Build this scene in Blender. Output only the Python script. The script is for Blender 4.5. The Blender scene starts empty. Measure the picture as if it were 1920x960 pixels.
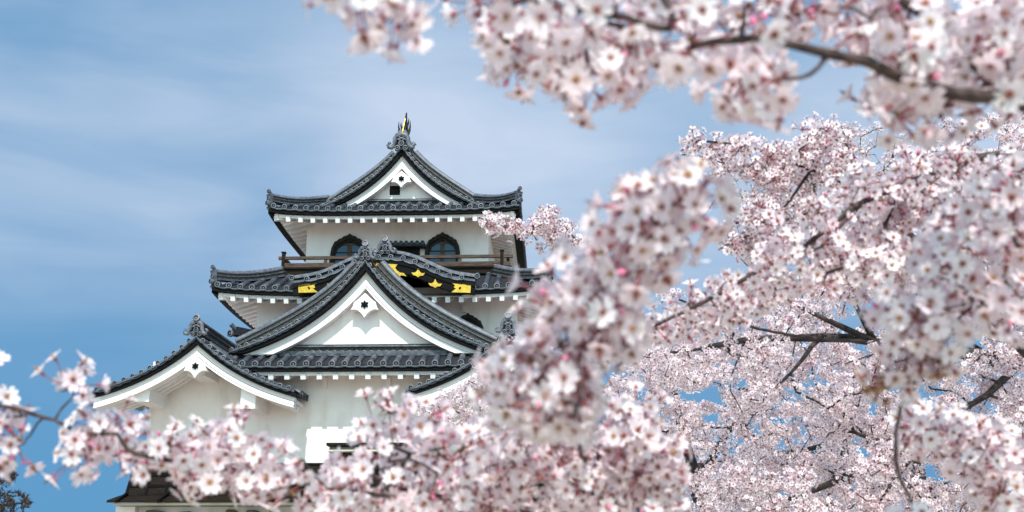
import bpy, math, random
import numpy as np
from mathutils import Vector, Matrix

# ------------------------------------------------------------------ camera, sky, sun, exposure
SC = bpy.context.scene
COL = SC.collection
F = 2133.0                                   # focal length in pixels of the 1920 px wide photograph
PITCH = math.atan(580.0 / F)
CAM = Vector((0.0, 0.0, 1.6))
cd = bpy.data.cameras.new('camera'); cam = bpy.data.objects.new('camera', cd); COL.objects.link(cam)
cd.sensor_width = 36.0; cd.lens = 36.0 * F / 1920.0
cd.clip_start = 0.05; cd.clip_end = 5000.0
cam.location = CAM; cam.rotation_euler = (math.pi / 2 + PITCH, 0, 0)
cd.dof.use_dof = True; cd.dof.focus_distance = 19.0; cd.dof.aperture_fstop = 5.6; cd.dof.aperture_blades = 7
SC.camera = cam

SUN_EL, SUN_AZ = math.radians(50.0), math.radians(2.0)     # sun stands behind the camera, a touch to its left
world = bpy.data.worlds.new('World'); SC.world = world; world.use_nodes = True
nt = world.node_tree; N = nt.nodes; LK = nt.links
bg = N['Background']
CLOUD = (2.7, 3.2, 4.0, 1)
sky = N.new('ShaderNodeTexSky'); sky.sky_type = 'NISHITA'; sky.sun_disc = False
sky.sun_elevation = SUN_EL; sky.sun_rotation = math.radians(180.0) - SUN_AZ
sky.altitude = 400.0; sky.air_density = 1.15; sky.dust_density = 2.3; sky.ozone_density = 3.5
tc = N.new('ShaderNodeTexCoord')
# the air is very clear: the sky keeps its deep blue down to the roofs; a veil of thin cloud lies across the middle heights
va = N.new('ShaderNodeVectorMath'); va.operation = 'MULTIPLY_ADD'; va.inputs[1].default_value = (1, 1, 0.15); va.inputs[2].default_value = (0, 0, 0.80)
vn = N.new('ShaderNodeVectorMath'); vn.operation = 'NORMALIZE'
LK.new(tc.outputs['Generated'], va.inputs[0]); LK.new(va.outputs['Vector'], vn.inputs[0]); LK.new(vn.outputs['Vector'], sky.inputs['Vector'])
mp = N.new('ShaderNodeMapping'); mp.inputs['Scale'].default_value = (1.5, 1.5, 2.5); mp.inputs['Rotation'].default_value = (0.0, -0.034, 0.0)
mp.inputs['Location'].default_value = (1.489, 2.5, 0.1035)
nz = N.new('ShaderNodeTexNoise'); nz.inputs['Scale'].default_value = 1.6; nz.inputs['Detail'].default_value = 3.0; nz.inputs['Roughness'].default_value = 0.4
rp = N.new('ShaderNodeValToRGB'); rp.color_ramp.elements[0].position = 0.335; rp.color_ramp.elements[0].color = (0.05, 0.05, 0.05, 1)
rp.color_ramp.elements[1].position = 0.61; rp.color_ramp.elements[1].color = (1, 1, 1, 1)
sz = N.new('ShaderNodeSeparateXYZ'); LK.new(tc.outputs['Generated'], sz.inputs['Vector'])
veil = N.new('ShaderNodeValToRGB'); veil.color_ramp.interpolation = 'EASE'
veil.color_ramp.elements.new(0.16); veil.color_ramp.elements.new(0.24); veil.color_ramp.elements.new(0.36)
for k_, (p_, c_) in enumerate(((0.05, 0.0), (0.16, 0.16), (0.25, 0.80), (0.36, 0.95), (0.60, 0.50))):
    e_ = veil.color_ramp.elements[k_]; e_.position = p_; e_.color = (c_, c_, c_, 1)
LK.new(sz.outputs['Z'], veil.inputs['Fac'])
mu = N.new('ShaderNodeMath'); mu.operation = 'MULTIPLY'
mx = N.new('ShaderNodeMix'); mx.data_type = 'RGBA'
mx.inputs['B'].default_value = CLOUD
LK.new(tc.outputs['Generated'], mp.inputs['Vector']); LK.new(mp.outputs['Vector'], nz.inputs['Vector'])
mp2 = N.new('ShaderNodeMapping'); mp2.inputs['Scale'].default_value = (2.2, 2.2, 9.0); mp2.inputs['Rotation'].default_value = (0.0, 0.42, 0.0)
nz2 = N.new('ShaderNodeTexNoise'); nz2.inputs['Scale'].default_value = 1.9; nz2.inputs['Detail'].default_value = 5.0; nz2.inputs['Roughness'].default_value = 0.5; nz2.inputs['Distortion'].default_value = 0.35
mn = N.new('ShaderNodeMix'); mn.data_type = 'FLOAT'; mn.inputs['Factor'].default_value = 0.32
LK.new(tc.outputs['Generated'], mp2.inputs['Vector']); LK.new(mp2.outputs['Vector'], nz2.inputs['Vector'])
LK.new(nz.outputs['Fac'], mn.inputs['A']); LK.new(nz2.outputs['Fac'], mn.inputs['B']); LK.new(mn.outputs['Result'], rp.inputs['Fac']); LK.new(rp.outputs['Color'], mu.inputs[0]); LK.new(veil.outputs['Color'], mu.inputs[1]); LK.new(mu.outputs['Value'], mx.inputs['Factor'])
tn = N.new('ShaderNodeMix'); tn.data_type = 'RGBA'; tn.blend_type = 'MULTIPLY'; tn.inputs['Factor'].default_value = 1.0; tn.inputs['B'].default_value = (0.67, 1.10, 1.05, 1)
LK.new(sky.outputs['Color'], tn.inputs['A']); LK.new(tn.outputs['Result'], mx.inputs['A']); LK.new(mx.outputs['Result'], bg.inputs['Color'])
bg.inputs['Strength'].default_value = 0.14

sd = bpy.data.lights.new('sun', 'SUN'); sun = bpy.data.objects.new('sun', sd); COL.objects.link(sun)
sd.energy = 2.8; sd.angle = math.radians(0.53); sd.color = (1.0, 0.955, 0.89)
to_sun = Vector((-math.cos(SUN_EL) * math.sin(SUN_AZ), -math.cos(SUN_EL) * math.cos(SUN_AZ), math.sin(SUN_EL)))
sun.rotation_euler = to_sun.to_track_quat('Z', 'Y').to_euler()
sun.location = (0, -20, 40)

SC.view_settings.view_transform = 'Standard'; SC.view_settings.look = 'None'
SC.view_settings.gamma = 1.0; SC.view_settings.exposure = 0.64
SC.render.engine = 'CYCLES'
SC.cycles.max_bounces = 8; SC.cycles.diffuse_bounces = 4; SC.cycles.transmission_bounces = 6
SC.cycles.sample_clamp_indirect = 8.0

rnd = random.Random(7)
rng = np.random.default_rng(11)

def ray(px, py):
    x = (px - 960.0) / F; y = (480.0 - py) / F
    return Vector((x, math.cos(PITCH) - y * math.sin(PITCH), math.sin(PITCH) + y * math.cos(PITCH)))
def P(px, py, d):                            # the point at depth d metres seen at a place of the photograph (measured layout)
    return CAM + ray(px, py) * d

# ------------------------------------------------------------------ materials
MATS = {}
def new_mat(name, col, rough=0.6, spec=0.5, metal=0.0, noise=None, bump=None, col2=None, nscale=6.0, detail=5.0, stretch=None):
    m = bpy.data.materials.new(name); m.use_nodes = True
    t = m.node_tree; b = t.nodes['Principled BSDF']
    b.inputs['Base Color'].default_value = (*col, 1); b.inputs['Roughness'].default_value = rough
    b.inputs['Specular IOR Level'].default_value = spec; b.inputs['Metallic'].default_value = metal
    if col2 is not None or bump:
        co = t.nodes.new('ShaderNodeTexCoord'); mpn = t.nodes.new('ShaderNodeMapping')
        if stretch: mpn.inputs['Scale'].default_value = stretch
        t.links.new(co.outputs['Object'], mpn.inputs['Vector'])
        n = t.nodes.new('ShaderNodeTexNoise'); n.inputs['Scale'].default_value = nscale; n.inputs['Detail'].default_value = detail
        n.inputs['Roughness'].default_value = 0.6
        t.links.new(mpn.outputs['Vector'], n.inputs['Vector'])
        if col2 is not None:
            r = t.nodes.new('ShaderNodeValToRGB')
            r.color_ramp.elements[0].position = 0.35; r.color_ramp.elements[0].color = (*col, 1)
            r.color_ramp.elements[1].position = 0.68; r.color_ramp.elements[1].color = (*col2, 1)
            t.links.new(n.outputs['Fac'], r.inputs['Fac']); t.links.new(r.outputs['Color'], b.inputs['Base Color'])
        if bump:
            bp = t.nodes.new('ShaderNodeBump'); bp.inputs['Strength'].default_value = bump; bp.inputs['Distance'].default_value = 0.02
            t.links.new(n.outputs['Fac'], bp.inputs['Height']); t.links.new(bp.outputs['Normal'], b.inputs['Normal'])
    MATS[name] = m
    return m
M_WALL = new_mat('white_plaster', (0.87, 0.785, 0.76), 0.85, 0.3, col2=(0.78, 0.705, 0.67), nscale=1.3, bump=0.15, detail=9)
def weather(m, streak, amount):             # faint vertical rain streaks and patches on limewash
    t = m.node_tree; b = t.nodes['Principled BSDF']; src = b.inputs['Base Color'].links[0].from_socket
    co = t.nodes.new('ShaderNodeTexCoord'); mpn = t.nodes.new('ShaderNodeMapping'); mpn.inputs['Scale'].default_value = (2.6, 2.6, 0.7)
    n = t.nodes.new('ShaderNodeTexNoise'); n.inputs['Scale'].default_value = 1.0; n.inputs['Detail'].default_value = 8.0; n.inputs['Roughness'].default_value = 0.65
    r = t.nodes.new('ShaderNodeValToRGB'); r.color_ramp.elements[0].position = 0.50; r.color_ramp.elements[0].color = (0, 0, 0, 1); r.color_ramp.elements[1].position = 0.75; r.color_ramp.elements[1].color = (amount,) * 3 + (1,)
    x = t.nodes.new('ShaderNodeMix'); x.data_type = 'RGBA'; x.blend_type = 'MULTIPLY'; x.inputs['B'].default_value = (*streak, 1)
    t.links.new(co.outputs['Object'], mpn.inputs['Vector']); t.links.new(mpn.outputs['Vector'], n.inputs['Vector']); t.links.new(n.outputs['Fac'], r.inputs['Fac'])
    t.links.new(r.outputs['Color'], x.inputs['Factor']); t.links.new(src, x.inputs['A']); t.links.new(x.outputs['Result'], b.inputs['Base Color'])
weather(M_WALL, (0.70, 0.61, 0.52), 0.55)
M_TRIM = new_mat('white_lime_trim', (0.85, 0.80, 0.79), 0.75, 0.3, col2=(0.80, 0.745, 0.73), nscale=2.5, bump=0.05)
M_TILE = new_mat('grey_roof_tile', (0.033, 0.038, 0.052), 0.45, 0.5, col2=(0.10, 0.108, 0.135), nscale=9.0, bump=0.2, detail=7)
weather(M_TILE, (2.2, 2.15, 2.0), 0.30); M_TILE_END = new_mat('pale_tile_end', (0.065, 0.071, 0.09), 0.45, 0.5, col2=(0.18, 0.185, 0.21), nscale=11.0, bump=0.2)
M_TILE_DARK = new_mat('dark_tile_and_recess_shade', (0.010, 0.011, 0.014), 0.7, 0.25, col2=(0.03, 0.032, 0.038), nscale=14.0)  # dark tile parts, and pan sheets with shade put into the colour
M_FRET = new_mat('fretted_tile_band', (0.008, 0.008, 0.010), 0.7, 0.2, col2=(0.11, 0.10, 0.085), nscale=26.0, bump=0.4)  # dark speckled band between the lighter ridge courses
M_BLACK = new_mat('black_lacquer_board', (0.004, 0.004, 0.005), 0.75, 0.10, col2=(0.009, 0.008, 0.008), nscale=5.0)
M_WOOD = new_mat('weathered_brown_wood', (0.035, 0.021, 0.015), 0.7, 0.25, col2=(0.11, 0.07, 0.052), nscale=5.0, bump=0.3, stretch=(1, 6, 9))
M_DWOOD = new_mat('charred_dark_wood', (0.006, 0.005, 0.0045), 0.8, 0.12, col2=(0.028, 0.018, 0.012), nscale=4.0, bump=0.3, stretch=(1, 4, 14))
M_FRAME = new_mat('black_window_lacquer', (0.012, 0.010, 0.009), 0.6, 0.12, col2=(0.030, 0.024, 0.019), nscale=7.0, bump=0.2)
M_GOLD = new_mat('gold_leaf', (0.66, 0.43, 0.055), 0.36, 0.5, 0.6, col2=(0.48, 0.27, 0.03), nscale=8.0, bump=0.5)
M_CREAM = new_mat('pale_bare_wood', (0.42, 0.36, 0.27), 0.7, 0.3, col2=(0.55, 0.50, 0.42), nscale=4.0, bump=0.2, stretch=(1, 8, 8))
M_SOFFIT = new_mat('brown_soffit_boards', (0.40, 0.34, 0.29), 0.8, 0.2, col2=(0.50, 0.45, 0.40), nscale=3.0, bump=0.15)  # brown-grey, darker than the white rafters
M_GLASS = new_mat('window_glass', (0.03, 0.075, 0.13), 0.08, 0.28)
M_BARK = new_mat('cherry_bark', (0.018, 0.013, 0.013), 0.8, 0.25, col2=(0.085, 0.064, 0.058), nscale=14.0, bump=0.6)
M_BARKN = new_mat('cherry_twig_bark', (0.03, 0.017, 0.017), 0.7, 0.3, col2=(0.12, 0.075, 0.065), nscale=60.0, bump=0.4)
M_RUST = new_mat('brown_needle_sprays', (0.028, 0.020, 0.015), 0.8, 0.2, col2=(0.075, 0.05, 0.032), nscale=4.0)
M_GRASS = new_mat('gravel_ground', (0.38, 0.32, 0.25), 0.9, 0.2, col2=(0.50, 0.43, 0.34), nscale=0.8, bump=0.4, detail=10)

def petal_mat(name, ramp, tint, trans=0.38):
    m = bpy.data.materials.new(name); m.use_nodes = True
    t = m.node_tree; b = t.nodes['Principled BSDF']; out = t.nodes['Material Output']
    uv = t.nodes.new('ShaderNodeUVMap'); sp = t.nodes.new('ShaderNodeSeparateXYZ'); t.links.new(uv.outputs['UV'], sp.inputs['Vector'])
    r = t.nodes.new('ShaderNodeValToRGB'); els = r.color_ramp.elements
    while len(els) < len(ramp): els.new(0.5)
    for e, (p, c) in zip(els, ramp): e.position = p; e.color = (*c, 1)
    t.links.new(sp.outputs['X'], r.inputs['Fac'])
    mxn = t.nodes.new('ShaderNodeMix'); mxn.data_type = 'RGBA'; mxn.blend_type = 'MULTIPLY'; mxn.inputs['B'].default_value = (*tint, 1)
    t.links.new(sp.outputs['Y'], mxn.inputs['Factor']); t.links.new(r.outputs['Color'], mxn.inputs['A'])
    b.inputs['Roughness'].default_value = 0.6; b.inputs['Specular IOR Level'].default_value = 0.25
    t.links.new(mxn.outputs['Result'], b.inputs['Base Color'])
    tr = t.nodes.new('ShaderNodeBsdfTranslucent'); t.links.new(mxn.outputs['Result'], tr.inputs['Color'])
    ms = t.nodes.new('ShaderNodeMixShader'); ms.inputs['Fac'].default_value = trans
    t.links.new(b.outputs['BSDF'], ms.inputs[1]); t.links.new(tr.outputs['BSDF'], ms.inputs[2]); t.links.new(ms.outputs['Shader'], out.inputs['Surface'])
    return m
M_PETAL = petal_mat('blossom_petal', [(0.0, (0.62, 0.20, 0.30)), (0.16, (0.84, 0.62, 0.70)), (0.33, (0.965, 0.88, 0.90)), (1.0, (0.98, 0.92, 0.93))], (0.985, 0.87, 0.905))
M_CENT = new_mat('blossom_eye', (0.17, 0.030, 0.035), 0.6, 0.3, col2=(0.34, 0.12, 0.06), nscale=300.0)
M_PED = new_mat('blossom_stalk', (0.34, 0.10, 0.11), 0.6, 0.3)
M_EYE2 = new_mat('golden_brown_eye', (0.24, 0.10, 0.03), 0.6, 0.3, col2=(0.42, 0.24, 0.08), nscale=300.0)
M_STAM = new_mat('stamen', (0.75, 0.50, 0.22), 0.6, 0.3)
M_LEAF = new_mat('young_bronze_leaf', (0.17, 0.075, 0.03), 0.5, 0.4, col2=(0.16, 0.14, 0.035), nscale=40.0)
M_BUD = new_mat('pink_bud', (0.72, 0.20, 0.34), 0.5, 0.3)
M_DRY = petal_mat('withered_petal', [(0.0, (0.22, 0.09, 0.05)), (0.5, (0.42, 0.24, 0.13)), (1.0, (0.58, 0.42, 0.30))], (0.8, 0.7, 0.6), 0.3)
FLOWER_MATS = [M_PETAL, M_CENT, M_PED, M_STAM, M_LEAF, M_BUD, M_EYE2]
DRY_MATS = [M_DRY, M_CENT, M_PED, M_DRY, M_LEAF, M_DRY, M_CENT]

# ------------------------------------------------------------------ object helpers
def tag(o, label=None, cat=None, group=None, kind=None):
    if label: o['label'] = label
    if cat: o['category'] = cat
    if group: o['group'] = group
    if kind: o['kind'] = kind
    return o
def empty(name, loc=(0, 0, 0), rz=0.0, parent=None):
    o = bpy.data.objects.new(name, None); COL.objects.link(o); o.location = loc; o.rotation_euler = (0, 0, rz)
    o.empty_display_size = 0.2
    if parent: o.parent = parent
    return o

class MB:
    def __init__(s): s.v = []; s.f = []; s.m = []; s.s = []
    def add(s, vs, fs, mi=0, sm=False):
        o = len(s.v); s.v.extend([tuple(p) for p in vs])
        for f in fs:
            s.f.append(tuple(i + o for i in f)); s.m.append(mi); s.s.append(sm)
    def box(s, u0, u1, v0, v1, w0, w1, mi=0):
        vs = [(u, v, w) for w in (w0, w1) for v in (v0, v1) for u in (u0, u1)]
        s.add(vs, [(0, 2, 3, 1), (4, 5, 7, 6), (0, 1, 5, 4), (2, 6, 7, 3), (0, 4, 6, 2), (1, 3, 7, 5)], mi)
    def bar(s, a, b, wid, hei, up=Vector((0, 0, 1)), mi=0):          # box beam between two points
        a = Vector(a); b = Vector(b); t = (b - a).normalized(); lat = t.cross(up).normalized(); u2 = lat.cross(t)
        vs = []
        for p in (a, b):
            for x, y in ((-1, -1), (1, -1), (1, 1), (-1, 1)):
                vs.append(p + lat * (x * wid / 2) + u2 * (y * hei / 2))
        s.add(vs, [(3, 2, 1, 0), (4, 5, 6, 7), (0, 1, 5, 4), (1, 2, 6, 5), (2, 3, 7, 6), (3, 0, 4, 7)], mi)
    def prism(s, poly, v0, v1, mi=0):                                 # outline in (u, w), extruded along v
        n = len(poly)
        vs = [(p[0], v0, p[1]) for p in poly] + [(p[0], v1, p[1]) for p in poly]
        fs = [tuple(range(n)), tuple(range(2 * n - 1, n - 1, -1))]
        fs += [(i, i + n, (i + 1) % n + n, (i + 1) % n) for i in range(n)]
        s.add(vs, fs, mi)
    def ring(s, outer, inner, v0, v1, mi=0, closed=False):            # frame between two outlines of equal count
        n = len(outer); vs = []
        for v in (v0, v1):
            vs += [(p[0], v, p[1]) for p in outer] + [(p[0], v, p[1]) for p in inner]
        fs = []
        for i in range(n if closed else n - 1):
            j = (i + 1) % n
            fs += [(i, j, n + j, n + i), (2 * n + j, 2 * n + i, 3 * n + i, 3 * n + j), (j, i, 2 * n + i, 2 * n + j), (n + i, n + j, 3 * n + j, 3 * n + i)]
        if not closed:
            fs += [(0, n, 3 * n, 2 * n), (n - 1, 3 * n - 1, 4 * n - 1, 2 * n - 1)]
        s.add(vs, fs, mi)
    def sweep(s, pts, sec, lat=None, mi=0, sm=False, upfix=None):
        pts = [Vector(p) for p in pts]; n = len(sec); vs = []
        for i, p in enumerate(pts):
            t = (pts[min(i + 1, len(pts) - 1)] - pts[max(i - 1, 0)]).normalized()
            la = Vector(lat) if lat is not None else t.cross(Vector((0, 0, 1))).normalized()
            up = Vector(upfix) if upfix is not None else la.cross(t).normalized()
            if up.z < 0: up = -up
            for a, b in sec: vs.append(p + la * a + up * b)
        fs = []
        for i in range(len(pts) - 1):
            for j in range(n):
                k = (j + 1) % n; fs.append((i * n + j, i * n + k, (i + 1) * n + k, (i + 1) * n + j))
        s.add(vs, fs, mi, sm)
        s.add([vs[j] for j in range(n)], [tuple(range(n))], mi); s.add([vs[(len(pts) - 1) * n + j] for j in range(n)], [tuple(range(n - 1, -1, -1))], mi)
    def tube(s, pts, rad, n=8, mi=0):
        pts = [Vector(p) for p in pts]; vs = []; ref = Vector((0.31, 0.17, 0.93))
        for i, p in enumerate(pts):
            t = (pts[min(i + 1, len(pts) - 1)] - pts[max(i - 1, 0)]).normalized()
            a = t.cross(ref)
            if a.length < 0.1: a = t.cross(Vector((1, 0, 0)))
            a.normalize(); b = t.cross(a)
            r = rad[i] if isinstance(rad, (list, tuple)) else rad
            for k in range(n):
                g = 2 * math.pi * k / n; vs.append(p + a * (r * math.cos(g)) + b * (r * math.sin(g)))
        fs = [(i * n + k, i * n + (k + 1) % n, (i + 1) * n + (k + 1) % n, (i + 1) * n + k) for i in range(len(pts) - 1) for k in range(n)]
        s.add(vs, fs, mi, True)
        s.add(vs[:n], [tuple(range(n - 1, -1, -1))], mi); s.add(vs[-n:], [tuple(range(n))], mi)
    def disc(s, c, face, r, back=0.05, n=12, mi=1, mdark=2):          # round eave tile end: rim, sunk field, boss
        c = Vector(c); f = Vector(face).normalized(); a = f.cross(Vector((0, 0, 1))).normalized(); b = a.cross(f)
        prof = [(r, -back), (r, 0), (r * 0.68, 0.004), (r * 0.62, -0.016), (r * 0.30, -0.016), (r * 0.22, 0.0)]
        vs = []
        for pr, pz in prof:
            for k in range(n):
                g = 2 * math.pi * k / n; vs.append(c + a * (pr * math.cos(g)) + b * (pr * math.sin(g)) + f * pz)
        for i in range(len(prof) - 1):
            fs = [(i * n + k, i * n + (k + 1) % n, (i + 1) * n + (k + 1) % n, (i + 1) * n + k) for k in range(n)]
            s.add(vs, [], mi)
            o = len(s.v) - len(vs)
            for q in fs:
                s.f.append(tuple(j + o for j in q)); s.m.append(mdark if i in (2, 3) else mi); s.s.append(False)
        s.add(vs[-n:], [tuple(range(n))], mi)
    def tile_row(s, pts, lat, r, step=0.28, mi=0):                    # a line of overlapping half-round cover tiles
        pts = [Vector(p) for p in pts]; lat = Vector(lat)
        seg = [0.0]
        for i in range(1, len(pts)): seg.append(seg[-1] + (pts[i] - pts[i - 1]).length)
        L = seg[-1]
        if L < 0.03: return
        def at(d):
            d = min(max(d, 0), L)
            for i in range(1, len(pts)):
                if d <= seg[i] + 1e-9:
                    q = (d - seg[i - 1]) / max(seg[i] - seg[i - 1], 1e-9); return pts[i - 1].lerp(pts[i], q), (pts[i] - pts[i - 1]).normalized()
            return pts[-1], (pts[-1] - pts[-2]).normalized()
        k = max(1, round(L / step)); n = 7; vs = []; rings = 0
        for q in range(k):
            for d, rr in ((q * L / k, r), ((q + 1) * L / k, r * 0.90)):
                p, t = at(d); up = lat.cross(t).normalized()
                if up.z < 0: up = -up
                for j in range(n):
                    g = math.pi * j / (n - 1); vs.append(p + lat * (rr * math.cos(g)) + up * (rr * math.sin(g) * 1.1))
                rings += 1
        for i in range(rings - 1):
            if i % 2 == 0: tone = rnd.choice((mi, mi, mi, 4, 5)) if mi == 0 else mi
            s.add(vs[i * n:(i + 2) * n], [(j, j + 1, n + j + 1, n + j) for j in range(n - 1)], tone, False)
    def build(s, name, mats, parent=None, label=None):
        me = bpy.data.meshes.new(name); me.from_pydata(s.v, [], s.f)
        mats = mats if isinstance(mats, (list, tuple)) else [mats]
        for m in mats: me.materials.append(m)
        me.polygons.foreach_set('material_index', [min(i, len(mats) - 1) for i in s.m]); me.polygons.foreach_set('use_smooth', s.s)
        me.update(); o = bpy.data.objects.new(name, me); COL.objects.link(o)
        if parent is not None: o.parent = parent
        if label: o['label'] = label
        return o
M_TILE_B = new_mat('weathered_roof_tile', (0.07, 0.075, 0.085), 0.55, 0.4, col2=(0.17, 0.17, 0.175), nscale=12.0, bump=0.25, detail=7)
M_TILE_C = new_mat('sooty_roof_tile', (0.02, 0.022, 0.03), 0.5, 0.4, col2=(0.06, 0.064, 0.078), nscale=10.0, bump=0.2)
TM = [M_TILE, M_TILE_END, M_TILE_DARK, M_FRET, M_TILE_B, M_TILE_C]

# ------------------------------------------------------------------ ground
g = MB(); g.add([(-2500, -600, 0), (2500, -600, 0), (2500, 3500, 0), (-2500, 3500, 0)], [(0, 1, 2, 3)])
tag(g.build('ground', M_GRASS), kind='structure')

# ------------------------------------------------------------------ castle
D0 = 26.0
YAW = math.atan(81.0 * math.cos(PITCH) / F)
VA = Vector((math.sin(YAW), math.cos(YAW), 0)); UA = Vector((math.cos(YAW), -math.sin(YAW), 0)); ORG = Vector((0, D0, 0))
def L(px, py, v):                            # measured place of the photograph -> castle (u, w) on the upright plane v
    r = ray(px, py); t = (v - (CAM - ORG).dot(VA)) / r.dot(VA); p = CAM + r * t - ORG
    return p.dot(UA), p.z
def LU(px, py, v): return L(px, py, v)[0]
def LW(px, py, v): return L(px, py, v)[1]
castle = empty('castle_keep', ORG, -YAW)
tag(castle, 'white plastered three-storey castle keep with grey tiled gables', 'castle')

def profile(samples, uc, apex, v, deg=3):    # rake curve measured on the photograph: drop below the apex as a function of |u - uc|
    d = []; q = []
    wa = LW(*apex, v)
    for x, y in samples:
        u, w = L(x, y, v); d.append(abs(u - uc)); q.append(wa - w)
    A = np.array([[x ** k for k in range(1, deg + 1)] for x in d]); c = np.linalg.lstsq(A, np.array(q), rcond=None)[0]
    return wa, (lambda x: sum(c[k] * x ** (k + 1) for k in range(deg)))

def nodes_by_length(fw, D, spacing):         # d values at even arc length
    ds = np.linspace(0, D, 400); ws = np.array([fw(x) for x in ds])
    s_ = np.concatenate([[0], np.cumsum(np.hypot(np.diff(ds), np.diff(ws)))])
    k = int(s_[-1] / spacing)
    return [float(np.interp(i * spacing, s_, ds)) for i in range(k + 1)]

def band(mb, uc, wf, D, o0, o1, v0, v1, wcut=None, mi=0, n=26, sides=(-1, 1)):
    # strip following the rake, from perpendicular offset o0 to o1 below it, between the planes v0 and v1
    def vert(d, o):
        e = 0.01; sl = (wf(d + e) - wf(max(d - e, 0))) / (e + min(e, d)); return o * math.sqrt(1 + sl * sl)
    cols = []
    for i in range(n + 1):
        d = D * i / n; t = wf(d) - vert(d, o0); b = wf(d) - vert(d, o1)
        if wcut is not None:
            b = max(b, wcut)
            if t <= wcut + 0.002:
                cols.append((d, wcut + 0.002, wcut)); break
        cols.append((d, t, b))
    lst = []
    if -1 in sides: lst += [(-d, t, b) for d, t, b in reversed(cols)]
    if 1 in sides: lst += cols if not lst else cols[1:]
    mb.ring([(uc + d, t) for d, t, b in lst], [(uc + d, b) for d, t, b in lst], v0, v1, mi)

def ridge_stack(mb, pts, lat, w, h, bead=0.17):
    # ridge of stacked flat tiles: light courses, recessed fretted bands with beads, a round cap
    lay = [(0.0, 0.14, 1.0, 0), (0.14, 0.42, 0.80, 3), (0.42, 0.50, 1.0, 0), (0.50, 0.74, 0.78, 3), (0.74, 0.84, 0.96, 0)]
    for a, b, k, m in lay:
        mb.sweep(pts, [(-w * k / 2, h * a), (w * k / 2, h * a), (w * k / 2, h * b), (-w * k / 2, h * b)], lat, m)
    c = [(w * 0.40 * math.cos(g), h * 0.84 + w * 0.32 * math.sin(g)) for g in [math.pi * i / 6 for i in range(7)]]
    mb.sweep(pts, c, lat, 1)

def ridge_end(parent, u, v, w, width, height, cyl=True, name='ridge_end_tile'):
    # demon-face end tile: arched rim with curled feet, dark field with bosses, round horn on top
    mb = MB(); s = width; h = height
    half = [(-0.40, 0.46), (-0.47, 0.40), (-0.50, 0.29), (-0.46, 0.17), (-0.37, 0.13), (-0.29, 0.24), (-0.25, 0.45), (-0.245, 0.72), (-0.17, 0.92), (0.0, 1.0)]
    path = half + [(-a, b) for a, b in reversed(half[:-1])]
    pts = [(u + a * s, v - 0.05, w + b * h) for a, b in path]
    rad = [0.045 + 0.045 * min(1, min(i, len(pts) - 1 - i) / 3.0) for i in range(len(pts))]
    mb.tube(pts, [r * s for r in rad], 8, 1)
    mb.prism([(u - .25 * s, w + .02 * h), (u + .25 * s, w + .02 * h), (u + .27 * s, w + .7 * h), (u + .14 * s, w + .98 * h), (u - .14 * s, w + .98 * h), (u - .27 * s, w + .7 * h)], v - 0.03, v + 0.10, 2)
    mb.disc((u, v - 0.07, w + 0.40 * h), (0, -1, 0), 0.11 * s, 0.05)
    mb.disc((u - 0.15 * s, v - 0.06, w + 0.12 * h), (0, -1, 0), 0.10 * s, 0.05)
    mb.disc((u + 0.15 * s, v - 0.06, w + 0.12 * h), (0, -1, 0), 0.10 * s, 0.05)
    for sx in (-1, 1):
        mb.tube([(u + sx * .05 * s, v - .06, w + .58 * h), (u + sx * .12 * s, v - .08, w + .66 * h), (u + sx * .17 * s, v - .06, w + .60 * h)], [.035 * s, .045 * s, .03 * s], 6, 1)
        mb.tube([(u + sx * .05 * s, v - .07, w + .80 * h), (u + sx * .13 * s, v - .07, w + .84 * h)], [.03 * s, .02 * s], 6, 1)
    mb.tube([(u - .09 * s, v - .06, w + .72 * h), (u, v - .09, w + .69 * h), (u + .09 * s, v - .06, w + .72 * h)], [.03 * s, .05 * s, .03 * s], 6, 1)
    if cyl:
        mb.tube([(u, v + 0.12, w + 0.98 * h), (u, v + 0.03, w + 1.10 * h), (u, v - 0.10, w + 1.22 * h)], [0.10 * s, 0.115 * s, 0.12 * s], 10, 0)
        mb.disc((u, v - 0.115, w + 1.235 * h), (0, -0.9, 0.25), 0.15 * s, 0.05)
    return mb.build(name, TM, parent)

def pendant(parent, uc, w0, half, h, v0, v1, rose=True):
    # white gable pendant: pointed top, flared shoulders, scalloped lower edge with a spike
    pts = [(0, 1.0), (.30, .74), (.62, .46), (.78, .36), (.82, .22), (.88, .02), (1.0, -.16), (.78, -.13), (.55, -.17), (.36, -.29), (.16, -.48), (0, -.70)]
    out = [(uc + a * half, w0 + b * h) for a, b in pts] + [(uc - a * half, w0 + b * h) for a, b in reversed(pts[1:-1])]
    mb = MB(); mb.prism(out, v0, v1)
    o = mb.build('gable_pendant', M_TRIM, parent)
    r = MB(); R = half * 0.30
    star = []
    for k in range(24):
        a = 2 * math.pi * k / 24 + math.pi / 2; q = R * (0.80 + 0.24 * math.cos(6 * (a - math.pi / 2))); star.append((uc + q * math.cos(a), w0 + 0.18 * h + q * math.sin(a)))
    r.prism(star, v0 - 0.035, v0 + 0.004)
    hexa = [(uc + R * .38 * math.cos(k * math.pi / 3), w0 + .18 * h + R * .38 * math.sin(k * math.pi / 3)) for k in range(6)]
    r.prism(hexa, v0 - 0.06, v0 - 0.034)
    r.tube([(uc, v0 - .05, w0 + .18 * h), (uc, v0 - .075, w0 + .18 * h)], [R * .16, R * .10], 8, 0)
    r.build('rosette', M_BLACK, o)
    return o

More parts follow.
